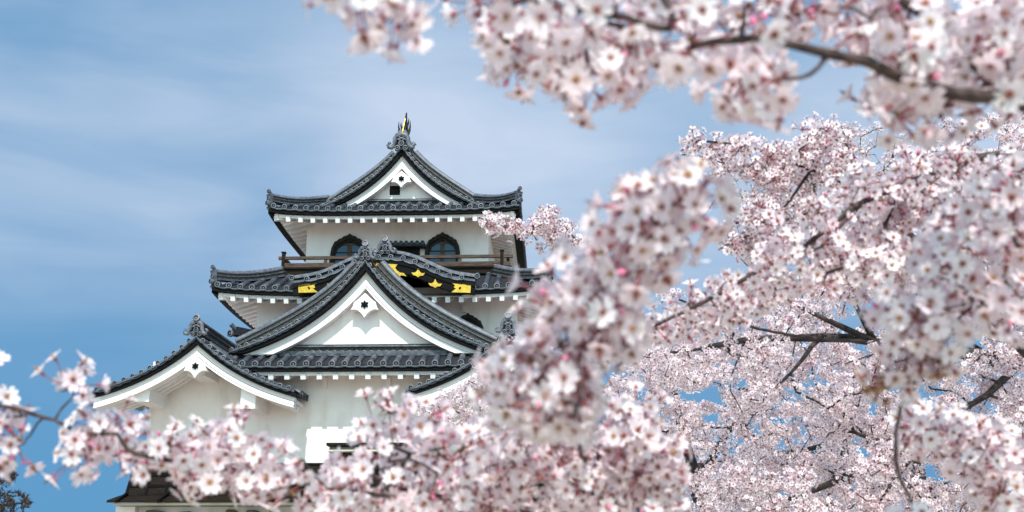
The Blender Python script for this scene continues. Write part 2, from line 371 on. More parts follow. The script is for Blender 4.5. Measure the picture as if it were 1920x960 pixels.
def verge_tiles(mb, uc, wf, D, vf, spacing, r, back=0.4):
    ds = nodes_by_length(wf, D, spacing)
    for sx in (-1, 1):
        prev = None
        for i, d in enumerate(ds):
            if i == 0: prev = (uc, wf(0)); continue
            u, w = uc + sx * d, wf(d)
            jit = rnd.uniform(-.006, .006)
            mb.disc((u, vf - 0.03 + jit, w + jit), (rnd.uniform(-.05, .05), -1, rnd.uniform(-.03, .05)), r, 0.05)
            t = Vector((sx * 0.02, 0, (wf(d + .02) - wf(d)))).normalized()
            mb.tile_row([(u, vf - 0.02, w), (u, vf + back, w)], (t.x, 0, t.z), r * 0.92, 0.2)
            # hanging lips of the flat tiles between two round ends, in two courses
            for dv, dw in ((0.0, 0.35), (0.03, 1.0)):
                a = Vector((prev[0], vf + dv - .005, prev[1] - r * dw)); b = Vector((u, vf + dv - .005, w - r * dw)); ps = []
                for q in range(7):
                    p = a.lerp(b, q / 6); p.z -= 0.38 * r * math.sin(math.pi * q / 6); ps.append(p)
                mb.sweep(ps, [(-0.035, -0.009), (0.035, -0.009), (0.035, 0.009), (-0.035, 0.009)], (0, 1, 0), 1 if dw < 0.5 else 0)
            prev = (u, w)

def gable(name, uc, wa, fdrop, D, vf, vp, vback, wbase, bs, disc_sp, disc_r, ridge_w, label=None, pend=None, ridge=True, cyl=True, kmune=None, fade=None, wall=True):
    wf = lambda d: wa - fdrop(d); vo = bs * .165 if wall else .10
    tl = MB(); verge_tiles(tl, uc, wf, D, vf, disc_sp, disc_r)
    n = 22
    for sx in (-1, 1):                        # roof sheet and its rows of cover tiles running down the slope
        for k in range(n):
            d0, d1 = D * k / n, D * (k + 1) / n
            q = [(uc + sx * d0, vf + .02, wf(d0) + .01), (uc + sx * d1, vf + .02, wf(d1) + .01), (uc + sx * d1, vback, wf(d1) + .01), (uc + sx * d0, vback, wf(d0) + .01)]
            q2 = [(a, b, c - 0.06) for a, b, c in q]
            tl.add(q + q2, [(0, 1, 2, 3), (7, 6, 5, 4), (0, 4, 5, 1), (2, 6, 7, 3)], 0)
        v = vf + 0.62
        while v < vback:
            tl.tile_row([(uc + sx * (0.1 + (D - .1) * i / 14), v, wf(0.1 + (D - .1) * i / 14) + .02) for i in range(14, -1, -1)], (0, 1, 0), disc_r * 1.15)
            tl.disc((uc + sx * (D + .01), v, wf(D) + .02), (sx, 0, -.15), disc_r * 1.1, .05)
            v += 0.27
    G = tl.build(name, TM, castle, label)
    # descending ridges laid on the slope behind the verge tiles
    if kmune:
        kv, kh, kend, lift = kmune
        kb = MB()
        for sx in (-1, 1):
            pts = []
            for i in range(17):
                d = 0.12 + (kend - 0.12) * i / 16
                pts.append((uc + sx * d, vf + kv, wf(d) + 0.03 + lift * math.sin(math.pi * i / 16)))
            ridge_stack(kb, pts, (0, 1, 0), 0.30, kh)
            e = pts[-1]; kb.disc((e[0] + sx * .04, e[1] - .06, e[2] + .10), (sx * .3, -1, 0), 0.085)
        kb.build('descending_ridge', TM, G)
    b = MB(); band(b, uc, wf, D + 0.05, disc_r * 1.05, 0.165 * bs, vf + .03, vf + vo + .03, wbase)
    b.build('verge_board', M_BLACK, G)
    w = MB()
    band(w, uc, wf, D - .02, 0.168 * bs, 0.27 * bs, vf + vo + .045, vf + .40, wbase)
    band(w, uc, wf, D - .02, 0.285 * bs, 0.365 * bs, vf + vo + .02, vf + .40, wbase)
    band(w, uc, wf, D - .02, 0.379 * bs, 0.425 * bs, vf + vo - .005, vf + .40, wbase)
    band(w, uc, wf, D - .02, 0.168 * bs, 0.42 * bs, vf + .30, vf + .42, wbase)
    w.build('bargeboard', M_TRIM, G)
    s = MB(); band(s, uc, wf, D - .1, 0.17 * bs, 0.23, vf + .42, max(vp + .1, vf + .5), wbase)
    s.build('soffit', M_TRIM, G)
    if wall:
        pd = MB(); cols = []
        for i in range(25):
            d = D * i / 24; e = .01
            t = wf(d) - 0.22
            if t <= wbase: break
            cols.append((d, t))
        lst = [(uc - d, t) for d, t in reversed(cols)] + [(uc + d, t) for d, t in cols[1:]]
        lst += [(uc + cols[-1][0] + .02, wbase), (uc - cols[-1][0] - .02, wbase)]
        pd.prism(lst, vp, vp + .2)
        pd.build('pediment', M_WALL, G)
    if pend:
        pendant(G, uc, pend[0], pend[1], pend[2], vf + vo - .03, vf + 0.30)
    if ridge:
        rb = MB(); ridge_stack(rb, [(uc, vf + .08, wa + .02), (uc, (vf + vback) / 2, wa + .02), (uc, vback, wa + .02)], (1, 0, 0), ridge_w * .42, ridge_w * .62)
        rb.build('ridge', TM, G)
        ridge_end(G, uc, vf - 0.02, wa - (.03 if cyl else .15), ridge_w, ridge_w * 0.62, cyl)
    return G, wf

class Skirt:
    # hipped roof skirt round a storey: eave rectangle (u0..u1, v0..v1), tile rows on front and both sides
    def __init__(s, u0, u1, v0, v1, we, k1, k2, H, up=0.10):
        s.u0, s.u1, s.v0, s.v1, s.we, s.k1, s.k2, s.H, s.up = u0, u1, v0, v1, we, k1, k2, H, up
    def frame(s, side):
        if side == 'front': return Vector((s.u0, s.v0, 0)), Vector((1, 0, 0)), Vector((0, 1, 0)), s.u1 - s.u0
        if side == 'left': return Vector((s.u0, s.v1, 0)), Vector((0, -1, 0)), Vector((1, 0, 0)), s.v1 - s.v0
        return Vector((s.u1, s.v0, 0)), Vector((0, 1, 0)), Vector((-1, 0, 0)), s.v1 - s.v0
    def z(s, a, h, LN):
        m = min(a, LN - a); q = max(0.0, 1 - m / (0.42 * LN * 0.8)); return s.we + s.k1 * h + s.k2 * h * h + s.up * q ** 2.6 * max(0, 1 - h / s.H)
    def pt(s, side, a, h, dw=0.0):
        o, e, i, LN = s.frame(side); p = o + e * a + i * h; return Vector((p.x, p.y, s.z(a, h, LN) + dw))
    def tiles(s, mb, side, pitch, r, skip=None):
        o, e, i, LN = s.frame(side); n = round(LN / pitch)
        for k in range(n):
            a = (k + .5) * LN / n; u = (o + e * a).x
            hm = min(s.H, a, LN - a)
            if skip and side == 'front' and skip[0] < u < skip[1]: continue
            st = [hm * q / 6 for q in range(7)]
            mb.tile_row([s.pt(side, a, h - .02, .015) for h in st], e, r)
            j = rnd.uniform(-.006, .006)
            mb.disc(s.pt(side, a, -0.045, .02 + j), -i + Vector((rnd.uniform(-.05, .05), rnd.uniform(-.05, .05), -.08)), r * 1.08, .05)
        # flat pan tiles: the sheet, shade between rows put into its dark colour, and their hanging lips at the eave
        for k in range(n):
            a0, a1 = k * LN / n, (k + 1) * LN / n; um = (o + e * ((a0 + a1) / 2)).x
            if skip and side == 'front' and skip[0] < um < skip[1]: continue
            h0, h1 = min(s.H, a0, LN - a0), min(s.H, a1, LN - a1)
            for q in range(5):
                A = [s.pt(side, a0, h0 * q / 5), s.pt(side, a1, h1 * q / 5), s.pt(side, a1, h1 * (q + 1) / 5), s.pt(side, a0, h0 * (q + 1) / 5)]
                B = [p - Vector((0, 0, .05)) for p in A]
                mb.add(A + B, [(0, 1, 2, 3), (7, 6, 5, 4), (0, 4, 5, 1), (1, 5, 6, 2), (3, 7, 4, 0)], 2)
            for q0, dw, mi in ((-.03, -.028, 1), (-.012, -.052, 0)):
                ps = []
                c0 = a0 + LN / n * .5; 
                for t in range(7):
                    a = min(max(c0 + LN / n * t / 6, 0), LN); p = s.pt(side, a, q0, dw); p.z -= .028 * math.sin(math.pi * t / 6); ps.append(p)
                if (ps[-1] - ps[0]).length > .1: mb.sweep(ps, [(-.02, -.008), (.02, -.008), (.02, .008), (-.02, .008)], i, mi, upfix=(0, 0, 1))
    def strip(s, mb, side, h0, h1, w0, w1, mi=0, n=24, skip=None):     # long member under the eave, mitred at the corners
        o, e, i, LN = s.frame(side); cols = []
        for k in range(n + 1):
            cols.append([s.pt_m(side, k / n, h, w) for h, w in ((h0, w0), (h1, w0), (h1, w1), (h0, w1))])
        vs = [p for c in cols for p in c]; fs = []
        for k in range(n):
            if skip:
                um = (vs[k * 4].x + vs[k * 4 + 4].x) / 2
                if skip[0] < um < skip[1]: continue
            for j in range(4):
                q = (j + 1) % 4; fs.append((k * 4 + j, k * 4 + q, (k + 1) * 4 + q, (k + 1) * 4 + j))
        fs += [(0, 1, 2, 3), (n * 4 + 3, n * 4 + 2, n * 4 + 1, n * 4)]
        mb.add(vs, fs, mi)
    def pt_m(s, side, f, h, w):
        o, e, i, LN = s.frame(side); a = h + (LN - 2 * h) * f if side == 'front' else h + (LN - h) * f if side == 'right' else (LN - h) * f
        p = o + e * a + i * h; aa = min(max(a, 0), LN)
        m = min(aa, LN - aa); q = max(0.0, 1 - m / (0.42 * LN * 0.8)) if side == 'front' else max(0.0, 1 - (aa if side == 'right' else LN - aa) / (0.42 * LN * .8))
        return Vector((p.x, p.y, s.we + w + s.up * q ** 2.6 * max(0, 1 - h / s.H)))
    def under(s, roof, depth, skip=None, raf_sp=0.31, raf=(0.11, 0.135), sides=('front', 'left', 'right'), rises=.30, raf_skip=None):
        b = MB()
        for sd_ in sides: s.strip(b, sd_, 0.0, 0.13 if sd_ == 'front' else .20, -0.155 if sd_ == 'front' else -.20, -0.055, skip=skip if sd_ == 'front' else None)
        b.build('eave_board', M_BLACK, roof)
        t = MB()
        for sd_ in sides:
            s.strip(t, sd_, 0.135 if sd_ == 'front' else .205, 0.20 if sd_ == 'front' else .26, -0.235, -0.150, skip=skip if sd_ == 'front' else None)
        t.build('eave_batten', M_TRIM, roof)
        f = MB()
        for sd_ in sides:                     # underside boards, rising gently to the wall
            n = 16
            for k in range(n):
                q = [s.pt_m(sd_, k / n, .16, -.20), s.pt_m(sd_, (k + 1) / n, .16, -.20), s.pt_m(sd_, (k + 1) / n, depth, -.20 + rises * (depth - .16)), s.pt_m(sd_, k / n, depth, -.20 + rises * (depth - .16))]
                q2 = [p + Vector((0, 0, .03)) for p in q]
                f.add(q + q2, [(3, 2, 1, 0), (4, 5, 6, 7), (0, 1, 5, 4), (2, 3, 7, 6)])
        f.build('soffit', M_SOFFIT, roof)
        for sd_ in sides:                     # rafters, each a piece of its own
            o, e, i, LN = s.frame(sd_); n = int((LN - 0.9) / raf_sp)
            for k in range(n + 1):
                a = (LN - n * raf_sp) / 2 + k * raf_sp
                h0 = .085 if sd_ == 'front' else .27; hb = min(depth + .05, a + 0.02 if a < LN / 2 else LN - a + 0.02) if sd_ == 'front' else depth + .05
                if hb < .5: continue
                u = (o + e * a).x
                if raf_skip and sd_ == 'front' and raf_skip[0] < u < raf_skip[1]: continue
                A = s.pt(sd_, a, 0) ; zb = A.z
                p0 = o + e * a + i * h0; p1 = o + e * a + i * hb
                r = MB(); r.bar((p0.x, p0.y, zb - .21 - raf[1] / 2), (p1.x, p1.y, zb - .21 - raf[1] / 2 + rises * (hb - h0)), raf[0], raf[1])
                r.build('rafter', M_TRIM, roof)
        for sx, sd_ in ((1, 'left'), (-1, 'right')):   # corner beam
            if sd_ not in sides: continue
            c = Vector((s.u0 if sx > 0 else s.u1, s.v0, s.we + s.up))
            r = MB(); r.bar(c + Vector((sx * .16, .16, -.25)), c + Vector((sx * depth, depth, -.25 + rises * depth - s.up)), .17, .19)
            r.build('corner_beam', M_TRIM, roof)
    def hips(s, roof, h_to, rh=0.20, rw=.24, sides=(-1, 1), end=.34):
        for sx in sides:
            mb = MB(); pts = []
            for k in range(9):
                h = .06 + (h_to - .06) * k / 8; u = s.u0 + h if sx < 0 else s.u1 - h
                pts.append((u, s.v0 + h, s.z(h, h, s.u1 - s.u0) + .0 + .10 * (1 - k / 8) ** 3))
            d = Vector((1, 1 * sx, 0)).normalized() if sx < 0 else Vector((1, 1, 0)).normalized()
            ridge_stack(mb, pts, d, rw, rh, 0)
            hr = mb.build('hip_ridge', TM, roof)
            e = MB(); p = Vector(pts[0])          # upright end tile with a knob
            dd = Vector((sx, -1, 0)).normalized(); la = Vector((-dd.y, dd.x, 0))
            e.sweep([p + dd * .05 + Vector((0, 0, -.05)), p + dd * .06 + Vector((0, 0, rh * .75)), p + dd * .08 + Vector((0, 0, rh * 1.0))], [(-.10, -.03), (.10, -.03), (.10, .03), (-.10, .03)], la, 0, upfix=(dd.x, dd.y, 0.01))
            e.disc(p + dd * .11 + Vector((0, 0, rh * .38)), dd, .07, .06)
            e.tube([p + dd * .02 + Vector((0, 0, rh * .9)), p + dd * .06 + Vector((0, 0, rh + .04)), p + dd * .12 + Vector((0, 0, rh + .08))], [.04, .045, .048], 9, 0)
            e.disc(p + dd * .13 + Vector((0, 0, rh + .085)), dd + Vector((0, 0, .3)), .055, .05)
            e.disc(p + dd * .15 + Vector((0, 0, -.04)), dd, .065, .12)
            e.build('corner_end_tile', TM, hr)

# ---- planes of the facade (metres behind the first-storey wall; negative is nearer)
V1, V2, V3 = 0.0, 1.6, 2.55
# first storey wall
u_l, u_r = LU(280, 770, V1), LU(1050, 770, V1)
w_foot = LW(600, 941, V1); W1TOP = LW(650, 640, V1)
m = MB(); m.box(u_l, u_r, V1, V1 + 10, w_foot - .2, W1TOP - .45)
m.build('first_storey_wall', M_WALL, castle)
# second storey wall
u2l, u2r = LU(484, 560, V2), LU(967, 560, V2)
m = MB(); m.box(u2l, u2r, V2, V2 + 7.2, LW(700, 700, V2), LW(700, 540, V2))
m.build('second_storey_wall', M_WALL, castle)
# top storey wall
u3l, u3r = LU(576, 430, V3), LU(916, 430, V3)
m = MB(); m.box(u3l, u3r, V3, V3 + 5.6, LW(700, 560, V3), LW(700, 398, V3))
m.build('top_storey_wall', M_WALL, castle)

# ---- top roof: skirt + gable
VT = 1.45
uc3 = LU(752, 300, VT + .5)
ue0, we3 = L(503, 393, VT); ue1, _ = L(974, 392, VT)
hg = 1.20
sk3 = Skirt(ue0, ue1, VT, VT + 2 * (V3 - VT) + 5.6, we3, .38, .04, hg + .25, .10)
tl = MB(); sk3.tiles(tl, 'front', .275, .066)
for sd_ in ('left', 'right'): sk3.tiles(tl, sd_, .275, .066)
top_roof = tl.build('top_roof', TM, castle)
sk3.under(top_roof, V3 - VT - .01, raf_sp=.318)
sk3.hips(top_roof, hg + .1, .20)
VG3 = VT + .62
S3 = [(740, 285), (725, 303), (709, 320.5), (680, 343), (649, 362), (626, 373), (602, 387), (764, 284.5), (782.5, 311), (806, 333.5), (832.6, 351.7), (855, 364), (886, 379)]
uc3 = LU(752.5, 300, VG3)
wa3, f3 = profile(S3, uc3, (752.5, 272), VG3)
D3 = abs(LU(597, 385, VG3) - uc3)
wb3 = LW(752, 387, VG3)
gtop, wf3 = gable('top_gable', uc3, wa3, f3, D3, VG3, VG3 + .44, VT + 2 * (V3 - VT) + 5.6 - .62, wb3, .80, .165, .052, .70,
                  pend=(LW(752, 336, VG3), .27, .27), cyl=False, kmune=(.62, .26, D3 - .1, .12))
# lattice window in the top pediment
vp = VG3 + .44
x0, w1_ = L(731, 349, vp); x1, w0_ = L(750, 366, vp)
fr = MB(); fr.box(x0 - .05, x1 + .05, vp - .012, vp + .02, w0_ - .04, w1_ + .05); lw = fr.build('lattice_window', M_TRIM, gtop)
fr = MB(); fr.box(x0, x1, vp - .016, vp - .013, w0_, w1_); fr.build('opening', M_BLACK, lw)
fr = MB()
for k in range(1, 5): q = x0 + (x1 - x0) * k / 5; fr.box(q - .011, q + .011, vp - .034, vp - .0165, w0_, w1_)
fr.box(x0, x1, vp - .03, vp - .0166, (w0_ + w1_) / 2 - .015, (w0_ + w1_) / 2 + .015); fr.build('lattice', M_FRAME, lw)
# fretted tile course at the pediment's foot
def foot_course(parent, xa, xb, ya, yb, v, vpl):
    ua, wt = L(xa, ya, v); ub, wb = L(xb, yb, v); h = wt - wb; mb = MB()
    mb.box(ua, ub, v, vpl, wb - .05, wb + h * .30, 0); mb.box(ua + .1, ub - .1, v + .05, vpl, wb + h * .30, wb + h * .72, 3); mb.box(ua, ub, v - .01, vpl, wb + h * .72, wb + h * .86, 1)
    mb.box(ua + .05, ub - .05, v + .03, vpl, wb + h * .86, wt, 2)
    k = int((ub - ua) / .17)
    for i in range(k): mb.disc((ua + .17 * (i + .5), v - .005, wb + h * .14), (0, -1, 0), .05, .03)
    return mb.build('ridge_course', TM, parent)
foot_course(gtop, 668, 838, 373, 386.5, VG3 + .30, vp - .002)
# fish-shaped finial
fu, fw = L(758, 256, VG3 + .15); ft = LW(762, 211, VG3 + .15)
fh = ft - fw
fb = MB(); fb.tube([(fu + .05 * (q / 10), VG3 + .16 + .05 * math.sin(q * .5), fw - .05 + fh * q / 10 * 1.04) for q in range(11)], [.12, .115, .10, .085, .07, .056, .045, .036, .03, .025, .016], 10, 0)
for sx, b0, tp in ((-1, .02, .38), (-1, .10, .62), (1, .02, .45), (1, .08, .66), (-.6, .3, .58), (.7, .35, .75)):
    fb.tube([(fu + sx * .09, VG3 + .14, fw + b0 * fh), (fu + sx * .155, VG3 + .13, fw + (b0 + (tp - b0) * .55) * fh), (fu + sx * .15, VG3 + .13, fw + tp * fh)], [.035, .022, .004], 6, 0)
fin = fb.build('roof_finial', [M_TILE_DARK], castle, 'dark fish-shaped roof finial with a gold stripe')
fb = MB(); fb.sweep([(fu - .04 + .062 * q, VG3 + .16 - .13 + .085 * q, fw + fh * (.05 + .68 * q)) for q in (0, .2, .4, .6, .8, 1)], [(-.008, -.012), (.008, -.012), (.008, .012), (-.008, .012)], (1, 0, 0), 0)
fb.build('gold_stripe', M_GOLD, fin)

# ---- middle roof with the curved gable
VM = .42
ve1 = VM
um0, wm = L(397, 543, VM); um1, _ = L(1031, 535, VM)
uk = LU(721, 490, VM - .15)
skm = Skirt(um0, um1, VM, VM + 2 * (V2 - VM) + 7.2, wm, .40, .05, V3 - VM - .35, .13)
kL, kR = LU(560, 530, VM), LU(884, 530, VM)
tl = MB(); skm.tiles(tl, 'front', .285, .068, skip=(kL, kR))
for sd_ in ('left', 'right'): skm.tiles(tl, sd_, .285, .068)
mid_roof = tl.build('middle_roof', TM, castle)
skm.under(mid_roof, V2 - VM - .01, skip=(kL + .1, kR - .1), raf_sp=.325)
skm.hips(mid_roof, V3 - VM - .5, .24)
kv = VM - .15
KD = [(0, 481.5), (12, 481.7), (37, 484), (56, 490), (72, 496.5), (85, 502.5), (100, 509.5), (116, 515.5), (135, 519.5), (154, 521.5), (170, 524)]
kd = np.array([abs(LU(721 + a, b, kv) - uk) for a, b in KD]); kw = np.array([LW(721 + a, b, kv) for a, b in KD])
def wk(d):
    s_ = 0.0
    for o, wt in ((-.14, .2), (-.07, .2), (0, .2), (.07, .2), (.14, .2)): s_ += wt * float(np.interp(abs(d + o), kd, kw))
    return s_
KDm = kd[-1]
tl = MB(); ds = nodes_by_length(wk, KDm, .30)
for sx in (-1, 1):
    prev = None
    for i, d in enumerate([ds[0]] + [(ds[j] + ds[j + 1]) / 2 for j in range(len(ds) - 1)]):
        if i == 0: prev = (uk, wk(0)); continue
        u, w = uk + sx * d, wk(d)
        tl.disc((u, kv - .03, w), (0, -1, -.02), .068, .05)
        t = Vector((sx * .02, 0, wk(d + .02) - wk(d))).normalized()
        tl.tile_row([(u, kv - .02, w), (u, V2 + .3, w + .45)], (t.x, 0, t.z), .064)
        a = Vector((prev[0], kv, prev[1] - .045)); b = Vector((u, kv, w - .045)); ps = []
        for q in range(7):
            p = a.lerp(b, q / 6); p.z -= .03 * math.sin(math.pi * q / 6); ps.append(p)
        tl.sweep(ps, [(-.03, -.014), (.03, -.014), (.03, .014), (-.03, .014)], (0, 1, 0), 1)
        prev = (u, w)
    n = 26
    for k in range(n):
        d0, d1 = KDm * k / n, KDm * (k + 1) / n
        q = [(uk + sx * d0, kv + .01, wk(d0)), (uk + sx * d1, kv + .01, wk(d1)), (uk + sx * d1, V2 + .3, wk(d1) + .45), (uk + sx * d0, V2 + .3, wk(d0) + .45)]
        tl.add(q + [(a, b, c - .05) for a, b, c in q], [(0, 1, 2, 3), (7, 6, 5, 4), (0, 4, 5, 1)], 0)
kg = tl.build('curved_gable', TM, castle)
kb = MB()                                     # rolled ridge that follows the curve above the round ends
pts = [(uk + KDm * 1.02 * q / 20, kv + .12, wk(KDm * q / 20) + .055 + .05 * (1 - abs(q) / 20)) for q in range(-20, 21)]
kb.sweep(pts, [(-.10, 0), (.10, 0), (.10, .045), (.06, .085), (0, .10), (-.06, .085), (-.10, .045)], (0, 1, 0), 1)
for sx in (-1, 1):
    p = pts[0] if sx < 0 else pts[-1]; kb.disc((p[0], p[1] - .14, p[2] + .02), (sx * .2, -1, 0), .07)
kb.build('verge_roll', TM, kg)
bd = MB(); lst = [KDm * 1.0 * q / 24 for q in range(-24, 25)]
bt = [(uk + d, wk(abs(d)) - .075) for d in lst]; bb = [(uk + d, wk(abs(d)) - (.36 + .05 * max(0, 1 - abs(d) / .5))) for d in lst]
bd.ring(bt, bb, kv + .02, kv + .14)
bd.ring([(a, b) for a, b in bt], [(a, b - .10) for a, b in bt], kv - .005, kv + .019)
kbd = bd.build('verge_board', M_BLACK, kg)
sf = MB(); sf.ring([(a, b) for a, b in bt], [(a, b - .05) for a, b in bt], kv + .142, V2 + .01); sf.build('soffit', M_TRIM, kg)
def gold(polys, parent):
    mb = MB()
    for p in polys: mb.prism(p, kv - .005, kv + .022)
    return mb.build('gold_fitting', M_GOLD, parent)
def pxpoly(pts, mirror=False): return [L((1442 - x) if mirror else x, y, kv) for x, y in (reversed(pts) if mirror else pts)]
endp = [(848, 531), (853, 535), (851, 539), (855, 541), (850, 545), (846, 548), (882, 549), (883, 534)]
leaf1 = [(784, 503), (787, 509), (790, 512), (797, 512), (793, 517), (788, 517), (784, 520), (780, 517), (775, 516), (771, 511), (778, 511), (781, 509)]
leaf2 = [(x + 32, y + 20) for x, y in leaf1]
for mirror in (False, True):
    for p in (endp, leaf1, leaf2): gold([pxpoly(p, mirror)], kbd)
gold([pxpoly([(700, 493), (746, 495), (741, 502), (744, 507), (750, 511), (757, 512), (762, 518), (753, 516), (748, 519), (741, 516), (721, 520), (701, 516), (694, 519), (689, 516), (680, 518), (685, 512), (692, 511), (698, 507), (701, 502), (696, 495)])], kbd)
for mirror in (False, True):                 # heart-shaped holes of the end plates
    hp = pxpoly([(861, 539), (863, 537.5), (865, 539), (864, 541.5), (862, 543.5), (860, 541.5)], mirror)
    mb = MB(); mb.prism(hp, kv - .009, kv - .0055); mb.build('heart_hole', M_BLACK, kbd)
ridge_end(kg, uk, kv + .02, wk(0) + .07, .52, .30, True)
rb = MB(); ridge_stack(rb, [(uk, kv + .1, wk(0) + .03), (uk, V2 + .2, wk(0) + .35)], (1, 0, 0), .24, .26); rb.build('ridge', TM, kg)

# ---- balcony round the top storey
VB = 1.72
bu0, bw1 = L(527, 503, VB); bu1, bw0 = L(956, 512, VB)
bf = MB(); bf.box(bu0, bu1, VB, V3 - .01, bw0, bw1 - .03); bf.box(bu0 - .04, bu1 + .04, VB - .05, V3 - .01, bw1 - .03, bw1 + .01)
bf.box(bu0, u3l - .01, V3, V3 + 4, bw0, bw1); bf.box(u3r + .01, bu1, V3, V3 + 4, bw0, bw1)
bf.box(bu0 + .2, bu1 - .2, VB + .35, V3, bw0 - .35, bw0 - .002)
bal = bf.build('balcony', M_DWOOD, castle)
rl = MB(); wt = LW(700, 482, VB); wm_ = LW(700, 494, VB)
rl.box(bu0 - .08, bu1 + .08, VB - .01, VB + .07, wt - .04, wt + .035); rl.box(bu0, bu1, VB + .005, VB + .05, wm_ - .03, wm_ + .03); rl.box(bu0, bu1, VB, VB + .06, bw1 + .012, bw1 + .07)
for uu in (bu0 + .06, bu1 - .06):
    rl.box(uu - .035, uu + .035, VB + .071, V3 + 4, wt - .04, wt + .03); rl.box(uu - .025, uu + .025, VB + .06, V3 + 4, wm_ - .03, wm_ + .03)
rail = rl.build('railing', M_WOOD, bal)
for x in (531, 610, 668, 728, 790, 862, 941):
    uu = LU(x, 490, VB); ends = x in (531, 941)
    pb = MB(); pb.box(uu - .04, uu + .04, VB - .02 if ends else VB + .008, VB + .075 if ends else VB + .055, bw1 + .011, wt + (.13 if ends else -.041))
    if ends: pb.box(uu - .055, uu + .055, VB - .035, VB + .09, wt + .13, wt + .16)
    pb.build('railing_post', M_DWOOD if ends else M_WOOD, rail)
mb = MB(); x0, w1_ = L(741, 462, V3 - .1); x1, w0_ = L(786, 486, V3 - .1)
mb.box(x0, x1, V3 - .06, V3 - .01, w0_, w1_ - .05); mb.build('balcony_door', M_DWOOD, castle)
mb = MB(); mb.box(x0 - .15, x1 + .15, V3 - .30, V3 - .01, w1_ - .05, w1_ + .05, 2)
for k in range(7): mb.disc((x0 - .1 + (x1 - x0 + .2) * k / 6, V3 - .31, w1_ + .05), (0, -1, 0), .05, .2, mi=0)
mb.build('door_canopy', TM, castle)

# ---- bell-shaped windows
BELL = [(0, 1.0), (.08, .945), (.17, .915), (.30, .90), (.40, .835), (.52, .82), (.63, .75), (.74, .73), (.82, .62), (.88, .54), (.92, .38), (.96, .15), (1.02, -.12)]
def bell(uc, wb, hw, h, k=1.0, dz=0.0):
    p = [(uc + a * hw * k, wb + b * h * (k if b > 0 else 1) + dz) for a, b in BELL]; q = [(2 * uc - a, b) for a, b in reversed(p[1:])]
    return q + p
def bell_window(x0, x1, ytop, ybase, V, mullion=True):
    ua, wt = L(x0, ytop, V); ub, wb = L(x1, ybase, V); uc = (ua + ub) / 2; hw = (ub - ua) / 2; h = wt - wb
    fr = MB(); o = bell(uc, wb, hw, h); i1 = bell(uc, wb, hw, h, .86, -.004); i2 = bell(uc, wb, hw, h, .76, -.01)
    fr.ring(o, i1, V - .13, V - .002); fr.ring(i1, i2, V - .075, V - .003)
    fr.box(uc - hw * 1.1, uc + hw * 1.1, V - .15, V - .004, wb - .12 * h - .09, wb - .12 * h)
    win = fr.build('bell_window', M_FRAME, castle)
    bk = MB(); bk.prism(bell(uc, wb, hw, h, .80, -.01), V - .03, V - .0045); bk.build('dark_opening', M_BLACK, win)  # black plate stands for the unlit inside behind the panes
    z1 = wb + .62 * h; z0 = wb - .10 * h; q = .70 * hw
    for sx in (-1, 1):
        pn = MB(); a, b = sorted((uc + sx * .10 * hw, uc + sx * q)); pn.box(a, b, V - .05, V - .031, z0, z1); pane = pn.build('pane', M_GLASS, win)
        for t in (.36, .68):
            gb = MB(); zz = z0 + (z1 - z0) * t; gb.box(a, b, V - .062, V - .0505, zz - .012, zz + .012); gb.build('glazing_bar', M_BLACK, win)
    ml = MB(); ml.box(uc - .10 * hw - .012, uc + .10 * hw, V - .07, V - .031, z0, z1 + .06); ml.box(uc - q, uc + q, V - .066, V - .0312, z1, z1 + .05)
    ml.build('mullion', M_WOOD, win)
    return win
bell_window(620, 693, 440, 497, V3)
bell_window(796, 865, 437, 494, V3)
bell_window(845, 910, 588, 645, V2)
bell_window(540, 605, 590, 647, V2)

# ---- lower roof: its skirt, the big central gable and two outer gables
VE = -.95
ul0, wl = L(395, 684, VE); ul1, _ = L(925, 682, VE)
skl = Skirt(ul0, ul1, VE, VE + 2 * (V1 - VE) + 10, wl, .42, .02, V2 - VE, .05)
tl = MB(); skl.tiles(tl, 'front', .288, .07)
for sd_ in ('left', 'right'): skl.tiles(tl, sd_, .288, .07)
low_roof = tl.build('lower_roof', TM, castle)
skl.under(low_roof, V1 - VE - .01, raf_sp=.365, raf=(.115, .12), sides=('front',))
VC = -.62
SCN = [(671.5, 502.5), (650, 523), (625, 548), (600, 568), (572.5, 589), (543, 607), (514, 622), (481, 636.6), (449, 650), (433, 657),
       (693.5, 501.5), (712, 525), (741, 557), (765, 578), (789, 597), (818, 612.5), (849, 627), (878.5, 642)]
ucc = LU(682.5, 560, VC)
wac, fc = profile(SCN, ucc, (682.5, 486), VC)
Dc = abs(LU(430, 658, VC) - ucc)
wbc = LW(682, 661, VC)
gc, wfc = gable('central_gable', ucc, wac, fc, Dc, VC, VC + .42, V2 + .1, wbc, .90, .178, .054, .50,
                pend=(LW(682, 574, VC), .32, .34), kmune=(.50, .30, Dc - .12, .12))
foot_course(gc, 525, 838, 646, 662, VC + .31, VC + .418)
